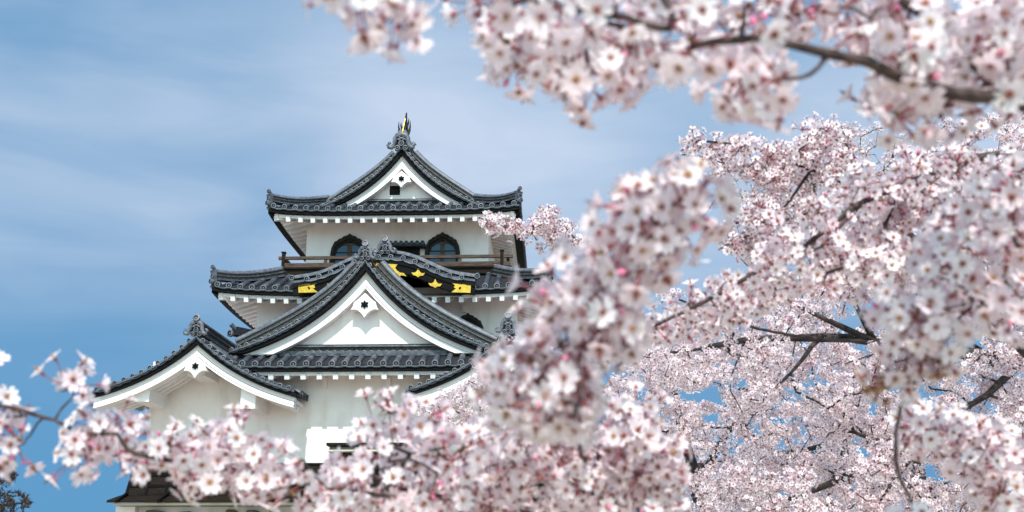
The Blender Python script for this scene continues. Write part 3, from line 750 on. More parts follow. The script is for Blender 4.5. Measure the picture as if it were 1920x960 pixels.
# outer gables over the ground wall
VL = -1.45
SL = [(351, 642), (337, 652.6), (322, 663), (307, 673), (290.6, 682), (274.6, 691), (258, 699), (241, 707), (223.5, 714), (206, 720), (188, 726), (171.6, 733),
      (382, 641.6), (393.6, 651), (405.6, 662), (418, 672), (430, 681), (444, 689), (458, 696.7), (473, 704), (488, 711), (503, 718), (519, 722.5), (542, 730)]
for cx in (368.0, 953.0):
    ucl = LU(368.0, 640, VL); wal, fl = profile(SL, ucl, (368, 628), VL)
    Dl = abs(LU(172, 733, VL) - ucl)
    uo = LU(cx, 640, VL)
    gl, wfl = gable('outer_gable', uo, wal, fl, Dl, VL, V1 - .01, V2, LW(368, 850, VL), .86, .205, .058, .52,
                    pend=(LW(368, 690, VL), .26, .30), wall=False, kmune=None)
    # plastered purlin ends and the rafters under the overhang
    for x0_, x1_, y0_, y1_ in ((254, 279, 727, 753), (452, 478, 736, 766)):
        a, t = L(x0_, y0_, VL + .27); b, bb_ = L(x1_, y1_, VL + .27); pm = MB(); a += uo - ucl; b += uo - ucl
        pm.box(a, b, VL + .27, V1 + .1, bb_, t + .1); pm.build('purlin_end', M_TRIM, gl)
    pm = MB(); a, t = L(352, 690, VL + .45); b, bb_ = L(384, 704, VL + .45); a += uo - ucl; b += uo - ucl
    pm.box(a, b, VL + .45, V1 + .1, bb_, t); pm.build('purlin_end', M_TRIM, gl)
    for k in range(1, 4):
        rm = MB(); v = VL + .40 + k * .27
        for sx in (-1, 1):
            rm.sweep([(uo + sx * d, v, wfl(d) - .33) for d in np.linspace(.05, Dl - .15, 12)], [(-.05, -.06), (.05, -.06), (.05, .06), (-.05, .06)], (0, 1, 0))
        rm.build('rafter', M_TRIM, gl)
    # upper part of the ground wall that fills this gable
    wm2 = MB(); cols = [(d, wfl(d) - .2) for d in np.linspace(0, min(Dl * .62, (uo - u_l) if cx < 600 else (u_r - uo)), 16)]
    lo = LW(368, 760, V1)
    lst = [(uo - d, t) for d, t in reversed(cols)] + [(uo + d, t) for d, t in cols[1:]]
    lst += [(lst[-1][0], lo - .6), (lst[0][0], lo - .6)]
    wm2.prism(lst, V1 - .006, V1 + .3); wm2.build('pediment', M_WALL, gl)
# small end tile of the hidden left hip; dark colour stands for its shade
mb = MB(); px_, pw_ = L(437, 632, .4)
mb.sweep([(px_ + .45, .9, pw_ + .02), (px_, .45, pw_ + .05)], [(-.12, 0), (.12, 0), (.12, .2), (-.12, .2)], None, 2)
mb.tube([(px_ + .05, .45, pw_ + .18), (px_ - .06, .36, pw_ + .30)], [.05, .06], 8, 0); mb.disc((px_ - .07, .33, pw_ + .08), (-.6, -1, 0), .09)
mb.build('hip_end_tile', TM, low_roof)
for x in (608.5, 728):                        # short plastered posts under the lower eave
    a, t = L(x - 4, 708, V1 - .06); b, bb_ = L(x + 4, 728, V1 - .06); pm = MB(); pm.box(a, b, V1 - .06, V1 - .003, bb_, t); pm.build('wall_post', M_TRIM, castle)
a, t = L(867, 573, V2 - .06); b, bb_ = L(873, 585, V2 - .06); pm = MB(); pm.box(a, b, V2 - .08, V2 - .003, bb_, t); pm.build('wall_post', M_TRIM, castle)

# ---- weatherboarded foot of the ground wall
ws1, ws0 = LW(500, 869, V1 - .1), LW(500, 931, V1 - .35)
sa = LU(254, 868, V1 - .05); 
def skirt_board(ua, ub):
    t = MB()
    t.add([(ua, V1 - .06, ws1), (ub, V1 - .06, ws1), (ub + .0, V1 - .22, ws0), (ua - .10, V1 - .22, ws0), (ua, V1 - .003, ws1), (ub, V1 - .003, ws1), (ub, V1 - .003, ws0), (ua - .10, V1 - .003, ws0)],
          [(3, 2, 1, 0), (0, 1, 5, 4), (0, 4, 7, 3), (1, 2, 6, 5), (2, 3, 7, 6)])
    wb = t.build('weatherboard', M_DWOOD, castle)
    b = MB(); n = int((ub - ua) / .42)
    for k in range(n + 1):
        u = ua + (ub - ua) * k / n; du = -.10 * (1 - k / n)
        b.bar((u, V1 - .065, ws1), (u + du, V1 - .23, ws0), .05, .035, Vector((0, -1, .3)))
    for q in (0.02, .33, .66, .97):
        z = ws1 + (ws0 - ws1) * q; v = V1 - .06 - .16 * q
        b.bar((ua - .1 * q, v - .004, z), (ub, v - .004, z), .05, .05)
    b.build('batten', M_BLACK, wb)
skirt_board(sa, LU(1040, 868, V1))
# barred window above the boards, with its sill roof
wu0, wz1 = L(620, 834, V1 - .2); wu1, wz0 = L(800, 868, V1 - .2)
mb = MB(); mb.box(wu0, wu1, V1 - .25, V1 - .003, wz0, wz1 - .16); win = mb.build('barred_window', M_BLACK, castle)
mb = MB(); mb.box(wu0 - .05, wu1 + .05, V1 - .45, V1 - .002, wz1 - .04, wz1 + .02); mb.build('hood', M_DWOOD, win)
mb = MB(); mb.add([(wu0, V1 - .44, wz1 - .17), (wu1, V1 - .44, wz1 - .17), (wu1, V1 - .26, wz1 - .05), (wu0, V1 - .26, wz1 - .05), (wu0, V1 - .40, wz1 - .19), (wu1, V1 - .40, wz1 - .19), (wu1, V1 - .22, wz1 - .07), (wu0, V1 - .22, wz1 - .07)],
       [(0, 1, 2, 3), (7, 6, 5, 4), (0, 4, 5, 1), (0, 3, 7, 4), (1, 5, 6, 2)]); mb.build('slatted_soffit', M_CREAM, win)
mb = MB()
for k in range(12): u = wu0 + .08 + (wu1 - wu0 - .16) * k / 11; mb.box(u - .035, u + .035, V1 - .31, V1 - .251, wz0, wz1 - .17)
mb.build('window_bar', M_DWOOD, win)
# pent ledge
lu0, lz1 = L(200, 938, V1 - .75); lu1 = LU(1080, 938, V1 - .75); lz = lz1
mb = MB(); mb.add([(lu0, V1 - .75, lz), (lu1, V1 - .75, lz), (lu1, V1 - .3, lz + .13), (lu0 + .12, V1 - .3, lz + .13), (lu0, V1 - .75, lz - .05), (lu1, V1 - .75, lz - .05), (lu1, V1 - .3, lz + .06), (lu0 + .12, V1 - .3, lz + .06)],
       [(0, 1, 2, 3), (7, 6, 5, 4), (0, 4, 5, 1), (0, 3, 7, 4), (2, 6, 7, 3), (1, 5, 6, 2)]); led = mb.build('pent_ledge', M_DWOOD, castle)
mb = MB(); mb.add([(lu0 + .12, V1 - .70, lz - .052), (lu1, V1 - .70, lz - .052), (lu1, V1 - .05, lz - .06), (lu0 + .12, V1 - .05, lz - .06), (lu0 + .12, V1 - .70, lz - .10), (lu1, V1 - .70, lz - .10), (lu1, V1 - .05, lz - .11), (lu0 + .12, V1 - .05, lz - .11)],
       [(0, 1, 2, 3), (7, 6, 5, 4), (0, 4, 5, 1), (0, 3, 7, 4), (1, 5, 6, 2)]); mb.build('ledge_boards', M_CREAM, led)
for x in (225, 303, 520, 590, 700):
    u = LU(x, 935, V1 - .7); pm = MB(); pm.bar((u, V1 - .9, lz - .03), (u + .02, V1 - .35, lz + .16), .06, .07); pm.build('ledge_bracket', M_BLACK, led)
# plastered footing between ledge and stones
mb = MB(); mb.box(LU(222, 950, V1 - .2), LU(258, 950, V1 - .2), V1 - .35, V1 - .003, 1.2, lz - .115)
mb.box(LU(258, 950, V1 - .02) + .002, u_r, V1 - .10, V1 + 9, 1.2, lz - .115); mb.build('footing', M_WALL, castle)

# ---- stone wall the keep stands on: rough stones, one wall
def stone_wall():
    mb = MB(); r = random.Random(5); u = LU(262, 955, -.3); ue = LU(1100, 955, -.3); top = LW(400, 954, -.3)
    rows = 6; hgt = top / rows
    for k in range(rows):
        z = top - hgt * (k + 1); x = u - .1 * k
        while x < ue:
            wd = r.uniform(.35, .8); h = hgt * r.uniform(.86, 1.02)
            n = 9; pts = []
            for j in range(n):
                a = 2 * math.pi * j / n; q = (abs(math.cos(a)) ** 3 + abs(math.sin(a)) ** 3) ** (-1 / 3) * r.uniform(.86, 1.0)
                pts.append((x + wd / 2 + q * wd / 2 * math.cos(a), z + h / 2 + q * h / 2 * math.sin(a)))
            v0 = -.30 - .22 * k + r.uniform(-.05, .05)
            cx = sum(p[0] for p in pts) / n; cz = sum(p[1] for p in pts) / n
            vs = [(p[0], v0 + .08, p[1]) for p in pts] + [(cx + (p[0] - cx) * .72, v0 - .04, cz + (p[1] - cz) * .72) for p in pts] + [(p[0], .8, p[1]) for p in pts]
            fs = [(j, (j + 1) % n, (j + 1) % n + n, j + n) for j in range(n)] + [tuple(range(n, 2 * n))] + [(j + 2 * n, (j + 1) % n + 2 * n, (j + 1) % n, j) for j in range(n)]
            mb.add(vs, fs, r.randrange(3)); x += wd + .02
    mb.box(u - .4, ue, .2, 10, 0, top - .02, 0)
    cols = [new_mat('stone_brown', (0.16, 0.11, 0.065), .9, .2, col2=(.27, .2, .13), nscale=9, bump=.6), new_mat('stone_grey', (0.15, 0.14, 0.12), .9, .2, col2=(.25, .23, .2), nscale=9, bump=.6), new_mat('stone_tan', (0.22, 0.15, 0.08), .9, .2, col2=(.32, .24, .15), nscale=9, bump=.6)]
    o = mb.build('stone_wall', cols); o.location = ORG; o.rotation_euler = (0, 0, -YAW)
    tag(o, 'rough brown stone wall under the castle keep', 'stone wall')
stone_wall()

# ------------------------------------------------------------------ cherry blossom
def tri_template(vs, tris, mats, uvs):
    return dict(v=np.array(vs, float), t=np.array(tris, int), m=np.array(mats, int), uv=np.array(uvs, float))
def join_t(parts):
    v = []; t = []; m = []; uv = []; o = 0
    for p in parts:
        v.append(p['v']); t.append(p['t'] + o); m.append(p['m']); uv.append(p['uv']); o += len(p['v'])
    return dict(v=np.concatenate(v), t=np.concatenate(t), m=np.concatenate(m), uv=np.concatenate(uv))
def move_t(p, R=None, loc=(0, 0, 0), s=1.0):
    v = p['v'] * s
    if R is not None: v = v @ np.array(R).T
    return dict(v=v + np.array(loc), t=p['t'], m=p['m'], uv=p['uv'])
def rot_to(axis, spin=0.0):
    return (Vector(axis).to_track_quat('Z', 'Y').to_matrix() @ Matrix.Rotation(spin, 3, 'Z'))

def flower(r, detail, rr):
    # one five-petalled flower facing +Z, r metres in radius
    vs = []; tr = []; mt = []; uv = []; hue = rr.random()
    open_ = rr.uniform(.10, .55) if rr.random() < .78 else rr.uniform(.7, 1.3)
    for k in range(5):
        a = 2 * math.pi * k / 5 + rr.uniform(-.14, .14); ca, sa_ = math.cos(a), math.sin(a)
        tilt = open_ + rr.uniform(-.22, .22); LN = r * rr.uniform(.92, 1.10); wdt = r * rr.uniform(.355, .425)
        if detail >= 2:
            rows = [(.09, .16), (.33, .66), (.62, 1.0), (.86, .86), (1.0, .42)]
            o = len(vs)
            for t, wd in rows:
                x = LN * t; zc = x * tilt * (1 - .45 * t)
                for q, dz, dx in ((-1, .10, 0), (0, 0, -.17 * LN if t > .95 else 0), (1, .10, 0)):
                    y = q * wdt * wd; X = (x + dx) * math.cos(.0); vs.append((X * ca - y * sa_, X * sa_ + y * ca, zc + dz * r * wd)); 
            for i in range(len(rows) - 1):
                for q in (0, 1):
                    A, B, C_, D_ = o + i * 3 + q, o + i * 3 + q + 1, o + (i + 1) * 3 + q + 1, o + (i + 1) * 3 + q
                    for T, ts in (((A, B, C_), (i, i, i + 1)), ((A, C_, D_), (i, i + 1, i + 1))):
                        tr.append(T); mt.append(0); uv += [(rows[x][0], hue) for x in ts]
        else:
            o = len(vs); z = LN * tilt * .6
            vs += [(.06 * r * ca, .06 * r * sa_, 0)]
            for t, q in ((.62, -1), (.96, -.42), (.86, 0), (.96, .42), (.62, 1)):
                x = LN * t; y = q * wdt * (1.0 if t < .7 else 1.0); vs.append((x * ca - y * sa_, x * sa_ + y * ca, z * t + abs(q) * .06 * r))
            for i in range(1, 5):
                tr.append((o, o + i, o + i + 1)); mt.append(0); uv += [(.05, hue), (.8, hue), (.8, hue)]
    # eye
    o = len(vs); n = 5 if detail < 2 else 8; er = r * rr.uniform(.15, .235) * (1.05 if detail < 2 else 1); em = 6 if rr.random() < .45 else 1
    vs.append((0, 0, .05 * r + open_ * .02))
    for k in range(n):
        a = 2 * math.pi * k / n; q = er * (1.25 if k % 2 == 0 else .8); vs.append((q * math.cos(a), q * math.sin(a), .045 * r + q * open_ * .8))
    for k in range(n): tr.append((o, o + 1 + k, o + 1 + (k + 1) % n)); mt.append(em); uv += [(0, 0)] * 3
    if detail >= 2:
        for k in range(11):
            a = rr.uniform(0, 6.28); e = r * rr.uniform(.22, .46); h = r * rr.uniform(.30, .48); o = len(vs); b = (-math.sin(a), math.cos(a))
            vs += [(0, 0, .03 * r), (e * math.cos(a) + .012 * r * b[0], e * math.sin(a) + .012 * r * b[1], h), (e * math.cos(a) - .012 * r * b[0], e * math.sin(a) - .012 * r * b[1], h)]
            tr.append((o, o + 1, o + 2)); mt.append(1 if k % 3 == 0 else 0); uv += [(.1, 0), (.35, 0), (.35, 0)]
            o = len(vs); c = (e * math.cos(a), e * math.sin(a), h); q = .042 * r
            vs += [(c[0] + q, c[1], c[2]), (c[0] - q, c[1] + q, c[2]), (c[0] - q, c[1] - q, c[2]), (c[0], c[1], c[2] + q)]
            tr += [(o, o + 1, o + 3), (o + 1, o + 2, o + 3), (o + 2, o, o + 3)]; mt += [3] * 3; uv += [(0, 0)] * 9
    # cup behind the petals
    o = len(vs); n = 5
    for k in range(n): a = 2 * math.pi * k / n; vs.append((.17 * r * math.cos(a), .17 * r * math.sin(a), -.01 * r + .02 * r))
    for k in range(n): a = 2 * math.pi * k / n; vs.append((.09 * r * math.cos(a), .09 * r * math.sin(a), -.42 * r))
    for k in range(n):
        j = (k + 1) % n; tr += [(o + k, o + j, o + n + j), (o + k, o + n + j, o + n + k)]; mt += [2, 2]; uv += [(0, 0)] * 6
    if detail >= 2:                             # sepals
        for k in range(5):
            a = 2 * math.pi * (k + .5) / 5; o = len(vs); b = (-math.sin(a), math.cos(a)); e = .42 * r
            vs += [(.10 * r * math.cos(a) + .08 * r * b[0], .10 * r * math.sin(a) + .08 * r * b[1], -.03 * r), (.10 * r * math.cos(a) - .08 * r * b[0], .10 * r * math.sin(a) - .08 * r * b[1], -.03 * r), (e * math.cos(a), e * math.sin(a), -.02 * r)]
            tr.append((o, o + 1, o + 2)); mt.append(2); uv += [(0, 0)] * 3
    return tri_template(vs, tr, mt, uv)
def stalk(a, b, r, n=3, mi=2):
    a = Vector(a); b = Vector(b); t = (b - a).normalized(); x = t.orthogonal().normalized(); y = t.cross(x); vs = []
    for p in (a, b):
        for k in range(n): g_ = 2 * math.pi * k / n; vs.append(p + x * (r * math.cos(g_)) + y * (r * math.sin(g_)))
    tr = []
    for k in range(n): j = (k + 1) % n; tr += [(k, j, n + j), (k, n + j, n + k)]
    return tri_template(vs, tr, [mi] * len(tr), [(0, 0)] * (3 * len(tr)))
def bud(c, axis, r, mi=5):
    R = np.array(rot_to(axis)); vs = []; n = 5
    for rr_, z in ((.3, 0), (1, 1.0), (.85, 2.0), (.05, 2.9)):
        for k in range(n): a = 2 * math.pi * k / n; vs.append((r * rr_ * math.cos(a), r * rr_ * math.sin(a), r * z))
    tr = []
    for i in range(3):
        for k in range(n): j = (k + 1) % n; tr += [(i * n + k, i * n + j, (i + 1) * n + j), (i * n + k, (i + 1) * n + j, (i + 1) * n + k)]
    v = np.array(vs) @ R.T + np.array(c)
    return tri_template(v, tr, [2] * (2 * n) + [mi] * (4 * n), [(.3, 0)] * (3 * len(tr)))
def leaf(c, axis, ln, rr):
    R = np.array(rot_to(axis, rr.uniform(0, 6.28))); w = ln * .26
    vs = [(0, 0, 0), (w, .3 * w, ln * .45), (0, 0, ln * .5), (-w, .3 * w, ln * .45), (0, .4 * w, ln)]
    tr = [(0, 1, 2), (0, 2, 3), (1, 4, 2), (2, 4, 3)]
    return tri_template(np.array(vs) @ R.T + np.array(c), tr, [4] * 4, [(0, 0)] * 12)

def cluster(seed, detail, n=None, r=0.0160, leafy=.35, budy=.75, wide=1.25, ls=1.0):
    rr = random.Random(seed); parts = []; n = n or rr.choice((5, 6, 6, 7))
    for k in range(n):
        ph = 2.39996 * k + rr.uniform(-.5, .5); th = math.acos(1 - (1 - math.cos(wide)) * (k + rr.random()) / n)
        d = Vector((math.sin(th) * math.cos(ph), math.sin(th) * math.sin(ph), math.cos(th)))
        ln = rr.uniform(.018, .036) * ls; tip = d * ln
        face = (d + Vector((rr.uniform(-.45, .45), rr.uniform(-.45, .45), rr.uniform(-.3, .3)))).normalized()
        s = r * rr.uniform(.9, 1.1)
        parts.append(move_t(flower(s, detail, rr), rot_to(face, rr.uniform(0, 6.28)), tip + face * .42 * s))
        if detail >= 1: parts.append(stalk((0, 0, 0), tip, .0009 if detail >= 2 else .0011))
    if rr.random() < budy:
        for k in range(rr.choice((1, 2))):
            d = Vector((rr.uniform(-1, 1), rr.uniform(-1, 1), rr.uniform(0, 1))).normalized(); ln = rr.uniform(.015, .03)
            parts.append(stalk((0, 0, 0), d * ln, .0009)); parts.append(bud(d * ln, d, rr.uniform(.003, .0045)))
    if rr.random() < leafy:
        for k in range(rr.choice((2, 3))):
            d = Vector((rr.uniform(-1, 1), rr.uniform(-1, 1), rr.uniform(.1, 1))).normalized(); parts.append(leaf((0, 0, 0), d, rr.uniform(.012, .024), rr))
    # brown bud scales at the base
    parts.append(bud((0, 0, -.004), (0, 0, 1), .0035, 4))
    return join_t(parts)
NEAR_T = [cluster(100 + i, 2, n=random.Random(i + 40).choice((5, 6, 7, 8)), r=.0168, ls=1.1, wide=1.65) for i in range(14)]
MID_T = [cluster(200 + i, 1, n=random.Random(i + 5).choice((7, 8, 10)), wide=1.9, ls=1.15) for i in range(14)]
FAR_T = [cluster(300 + i, 0, n=random.Random(i).choice((8, 10, 12)), r=.0168, leafy=.35, budy=.5, wide=2.2, ls=1.35) for i in range(14)]
DRY_T = [cluster(400 + i, 2, n=4, r=.015, leafy=.8) for i in range(4)]

def mesh_from_tris(name, v, t, m, uv, mats):
    me = bpy.data.meshes.new(name); nv, n = len(v), len(t)
    me.vertices.add(nv); me.vertices.foreach_set('co', np.ascontiguousarray(v, np.float32).ravel())
    me.loops.add(3 * n); me.loops.foreach_set('vertex_index', np.ascontiguousarray(t, np.int32).ravel())
    me.polygons.add(n); me.polygons.foreach_set('loop_start', np.arange(0, 3 * n, 3, dtype=np.int32)); me.polygons.foreach_set('loop_total', np.full(n, 3, np.int32))
    for q in mats: me.materials.append(q)
    me.polygons.foreach_set('material_index', np.ascontiguousarray(m, np.int32))
    l = me.uv_layers.new(name='UVMap'); l.data.foreach_set('uv', np.ascontiguousarray(uv, np.float32).ravel())
    me.update(calc_edges=True); me.validate(); return me
MESHLIB = {}
def template_mesh(kind, i):
    if (kind, i) not in MESHLIB:
        p = dict(near=NEAR_T, mid=MID_T, dry=DRY_T)[kind][i]; MESHLIB[(kind, i)] = mesh_from_tris('blossom_cluster', p['v'], p['t'], p['m'], p['uv'], DRY_MATS if kind == 'dry' else FLOWER_MATS)
    return MESHLIB[(kind, i)]
def scatter_mesh(name, temps, locs, axes, rr, mats, parent, origin, smin=.9, smax=1.15):
    V = []; T = []; Mi = []; U = []; o = 0
    idx = [rr.randrange(len(temps)) for _ in locs]
    for ti, p in enumerate(temps):
        sel = [k for k in range(len(locs)) if idx[k] == ti]
        if not sel: continue
        R = np.array([np.array(rot_to(axes[k], rr.uniform(0, 6.28))) * rr.uniform(smin, smax) for k in sel])
        loc = np.array([locs[k] for k in sel]) - np.array(origin)
        v = np.einsum('kij,nj->kni', R, p['v']) + loc[:, None, :]
        n = len(p['v']); t = p['t'][None] + (np.arange(len(sel)) * n)[:, None, None] + o
        uv = np.repeat(p['uv'][None], len(sel), 0).copy(); jit = rng.uniform(-.25, .25, (len(sel), 1)); uv[:, :, 1] = np.clip(uv[:, :, 1] + jit, 0, 1)
        V.append(v.reshape(-1, 3)); T.append(t.reshape(-1, 3)); Mi.append(np.tile(p['m'], len(sel))); U.append(uv.reshape(-1, 2)); o += n * len(sel)
    me = mesh_from_tris(name, np.concatenate(V), np.concatenate(T), np.concatenate(Mi), np.concatenate(U), mats)
    ob = bpy.data.objects.new(name, me); COL.objects.link(ob); ob.parent = parent
    return ob

def in_poly(x, y, poly):
    c = False; n = len(poly); j = n - 1
    for i in range(n):
        if (poly[i][1] > y) != (poly[j][1] > y) and x < (poly[j][0] - poly[i][0]) * (y - poly[i][1]) / (poly[j][1] - poly[i][1]) + poly[i][0]: c = not c
        j = i
    return c

class Grow:
    # branch skeleton: given limbs, then twigs grown greedily towards points spread through the crown's volume
    def __init__(s, seed, step):
        s.p = []; s.par = []; s.fix = []; s.r = random.Random(seed); s.step = step
    def limb(s, pts, r0, r1, attach=False):
        pts = [Vector(p) for p in pts]; par = -1
        if attach and s.p:
            A = np.array(s.p); par = int(np.argmin(((A - np.array(pts[0])) ** 2).sum(1)))
        # smooth the polyline
        q = []
        for i in range(len(pts) - 1):
            a = pts[max(i - 1, 0)]; b = pts[i]; c = pts[i + 1]; d = pts[min(i + 2, len(pts) - 1)]
            n = max(2, int((c - b).length / s.step))
            for k in range(n):
                t = k / n; q.append(.5 * ((2 * b) + (c - a) * t + (2 * a - 5 * b + 4 * c - d) * t * t + (3 * b - a - 3 * c + d) * t ** 3))
        q.append(pts[-1]); n = len(q)
        for k, p in enumerate(q):
            if k and k < n - 1:
                w = .035 * s.step; p = p + Vector((s.r.gauss(0, w), s.r.gauss(0, w), s.r.gauss(0, w)))
            s.p.append(tuple(p)); s.par.append(par); s.fix.append(r0 + (r1 - r0) * k / (n - 1)); par = len(s.p) - 1
    def fill(s, targets, wob=.16, maxd=None, sag=0.0):
        if not len(targets): return
        T = np.array(targets); A = np.array(s.p)
        d = np.sqrt(((T[:, None, :] - A[None, :, :]) ** 2).sum(2)) if len(T) * len(A) < 3e6 else np.array([np.sqrt(((A - t) ** 2).sum(1)) for t in T])
        best = d.min(1); arg = d.argmin(1); done = np.zeros(len(T), bool)
        del d
        for _ in range(len(T)):
            k = int(np.argmin(np.where(done, 1e9, best))); done[k] = True
            if maxd and best[k] > maxd: continue
            a = Vector(s.p[arg[k]]); b = Vector(T[k]); L_ = (b - a).length
            if L_ < s.step * .35: continue
            n = max(1, round(L_ / s.step)); par = int(arg[k]); new = []
            mid = Vector((s.r.gauss(0, 1), s.r.gauss(0, 1), s.r.gauss(0, 1))) * (L_ * wob) + Vector((0, 0, -sag * L_))
            for i in range(1, n + 1):
                t = i / n; p = a.lerp(b, t) + mid * (t * (1 - t) * 2); s.p.append(tuple(p)); s.par.append(par); s.fix.append(None); par = len(s.p) - 1; new.append(par)
            NA = np.array([s.p[i] for i in new])
            dd = np.sqrt(((T[:, None, :] - NA[None]) ** 2).sum(2)); j = dd.argmin(1); m_ = dd.min(1); up = m_ < best
            best = np.where(up, m_, best); arg = np.where(up, np.array(new)[j], arg)
    def radii(s, tip, expo=.42):
        n = len(s.p); cnt = [0] * n; kids = [[] for _ in range(n)]
        for i in range(n):
            if s.par[i] >= 0: kids[s.par[i]].append(i)
        for i in range(n - 1, -1, -1):
            if not kids[i]: cnt[i] += 1
            if s.par[i] >= 0: cnt[s.par[i]] += cnt[i]
        s.kids = kids; s.cnt = cnt
        s.rad = [s.fix[i] if s.fix[i] is not None else tip * cnt[i] ** expo for i in range(n)]
        for i in range(n):
            p = s.par[i]
            if p >= 0 and s.fix[i] is None: s.rad[i] = min(s.rad[i], s.rad[p] * .92)
    def wood(s, origin, sides=5, big=8, only=None):
        mb = MB(); o = Vector(origin); heads = [(i, -1) for i in range(len(s.p)) if s.par[i] < 0]
        while heads:
            i, p = heads.pop(); chain = [i]
            while s.kids[chain[-1]]:
                k = s.kids[chain[-1]]; nx = max(k, key=lambda q: (s.fix[q] is not None, s.cnt[q])) if len(k) > 1 else k[0]
                for q in k:
                    if q != nx: heads.append((q, chain[-1]))
                chain.append(nx)
            ids = ([p] if p >= 0 else []) + chain
            if len(ids) < 2: continue
            rr_ = [s.rad[q] for q in ids]
            if p >= 0: rr_[0] = min(rr_[0], s.rad[chain[0]] * 1.15)
            mb.tube([Vector(s.p[q]) - o for q in ids], [r * (1 + s.r.uniform(-.10, .14)) for r in rr_], big if max(rr_) > .012 else sides, 0)
        return mb
    def spots(s, per_m, rmax, spread, tipboost=1, limit_fix=True):
        # places for flower clusters along the thin wood
        out = []
        for i in range(len(s.p)):
            p = s.par[i]
            if p < 0 or s.rad[i] > rmax: continue
            a = Vector(s.p[p]); b = Vector(s.p[i]); ln = (b - a).length; q = per_m * ln; n = int(q) + (1 if s.r.random() < q - int(q) else 0)
            if not s.kids[i]: n += tipboost
            t = (b - a).normalized() if ln > 0 else Vector((0, 0, 1))
            for _ in range(n):
                rv = Vector((s.r.gauss(0, 1), s.r.gauss(0, 1), s.r.gauss(0, 1))); rv = (rv - t * rv.dot(t)).normalized()
                ax = (rv + t * s.r.uniform(-.2, .5) + Vector((0, 0, -.28)) + Vector((0, -.25, 0))).normalized()
                out.append((a.lerp(b, s.r.random()) + rv * spread * s.r.random(), ax))
        return out

def targets(r, poly, d0, d1, n, holes=()):
    xs = [p[0] for p in poly]; ys = [p[1] for p in poly]; out = []; tries = 0
    while len(out) < n and tries < n * 60:
        tries += 1; x = r.uniform(min(xs), max(xs)); y = r.uniform(min(ys), max(ys))
        if in_poly(x, y, poly) and not any(in_poly(x, y, h) for h in holes): out.append(tuple(P(x, y, r.uniform(d0, d1))))
    return out

def branch_thing(name, label, cat, group, limbs, zones, seed, step, tip, per_m, rmax, spread, kind='near', maxd=None, wob=.16, parts=100, dry=None, tipboost=1):
    g_ = Grow(seed, step)
    for k, (pts, r0, r1) in enumerate(limbs): g_.limb([P(*p) for p in pts], r0, r1, attach=k > 0)
    for poly, d0, d1, n in zones: g_.fill(targets(g_.r, poly, d0, d1, n), wob, maxd)
    g_.radii(tip)
    org = Vector(g_.p[0]); root = empty(name, org); tag(root, label, cat, group)
    g_.wood(org).build('twigs', M_BARKN if kind == 'near' else M_BARK, root)
    sp = g_.spots(per_m, rmax, spread, tipboost)
    sp.sort(key=lambda q: (q[0] - CAM).length); cl = [q for q in sp if abs(((q[0] - CAM).x)) < 3 + (q[0] - CAM).length]
    first = cl[:parts]; rest = cl[parts:]
    if kind == 'near':
        # the ones that show largest are pieces of their own
        def vis(q):
            d = q[0] - CAM; z = d.y * math.cos(PITCH) + d.z * math.sin(PITCH); x = 960 + F * d.x / z; y = 480 - F * (d.z * math.cos(PITCH) - d.y * math.sin(PITCH)) / z
            return -20 < x < 1940 and -20 < y < 980
        a = [q for q in cl if vis(q)]; first = a[:parts]; ids = set(map(id, first)); rest = [q for q in cl if id(q) not in ids]
        for p, ax in first:
            o = bpy.data.objects.new('blossom_cluster', template_mesh('near', g_.r.randrange(len(NEAR_T)))); COL.objects.link(o); o.parent = root
            o.location = p - org; R = rot_to(ax, g_.r.uniform(0, 6.28)).to_4x4(); o.rotation_euler = R.to_euler(); s_ = g_.r.uniform(.92, 1.12); o.scale = (s_, s_, s_)
        if rest: tag(scatter_mesh('blossoms', NEAR_T, [q[0] for q in rest], [q[1] for q in rest], g_.r, FLOWER_MATS, root, org), kind='stuff')
    else:
        scatter_mesh('blossoms', MID_T if kind == 'mid' else FAR_T, [q[0] for q in cl], [q[1] for q in cl], g_.r, FLOWER_MATS, root, org)
    if dry:
        for x, y, d in dry:
            p = P(x, y, d); o = bpy.data.objects.new('withered_blossom', template_mesh('dry', g_.r.randrange(len(DRY_T)))); COL.objects.link(o); o.parent = root
            o.location = p - org; o.rotation_euler = (g_.r.uniform(2, 4), g_.r.uniform(-1, 1), g_.r.uniform(0, 6)); o.scale = (.78,) * 3
    return len(cl)

def tree_thing(name, label, base, limbs, zones, seed, step, tip, per_m, rmax, spread, temps, wob=.2, holes=(), maxd=None):
    g_ = Grow(seed, step)
    for k, (pts, r0, r1) in enumerate(limbs): g_.limb([P(*p) if not isinstance(p, Vector) else p for p in pts], r0, r1, attach=k > 0)
    for poly, d0, d1, n in zones: g_.fill(targets(g_.r, poly, d0, d1, n, holes), wob, maxd)
    g_.radii(tip)
    org = Vector(base); root = empty(name, org); tag(root, label, 'cherry tree', 'flowering cherry trees')
    g_.wood(org).build('trunk', M_BARK, root)
    sp = g_.spots(per_m, rmax, spread)
    scatter_mesh('crown', temps, [q[0] for q in sp], [q[1] for q in sp], g_.r, FLOWER_MATS, root, org)
    return len(sp)

GN = 'blossoming cherry branches close to the camera'
count = {}
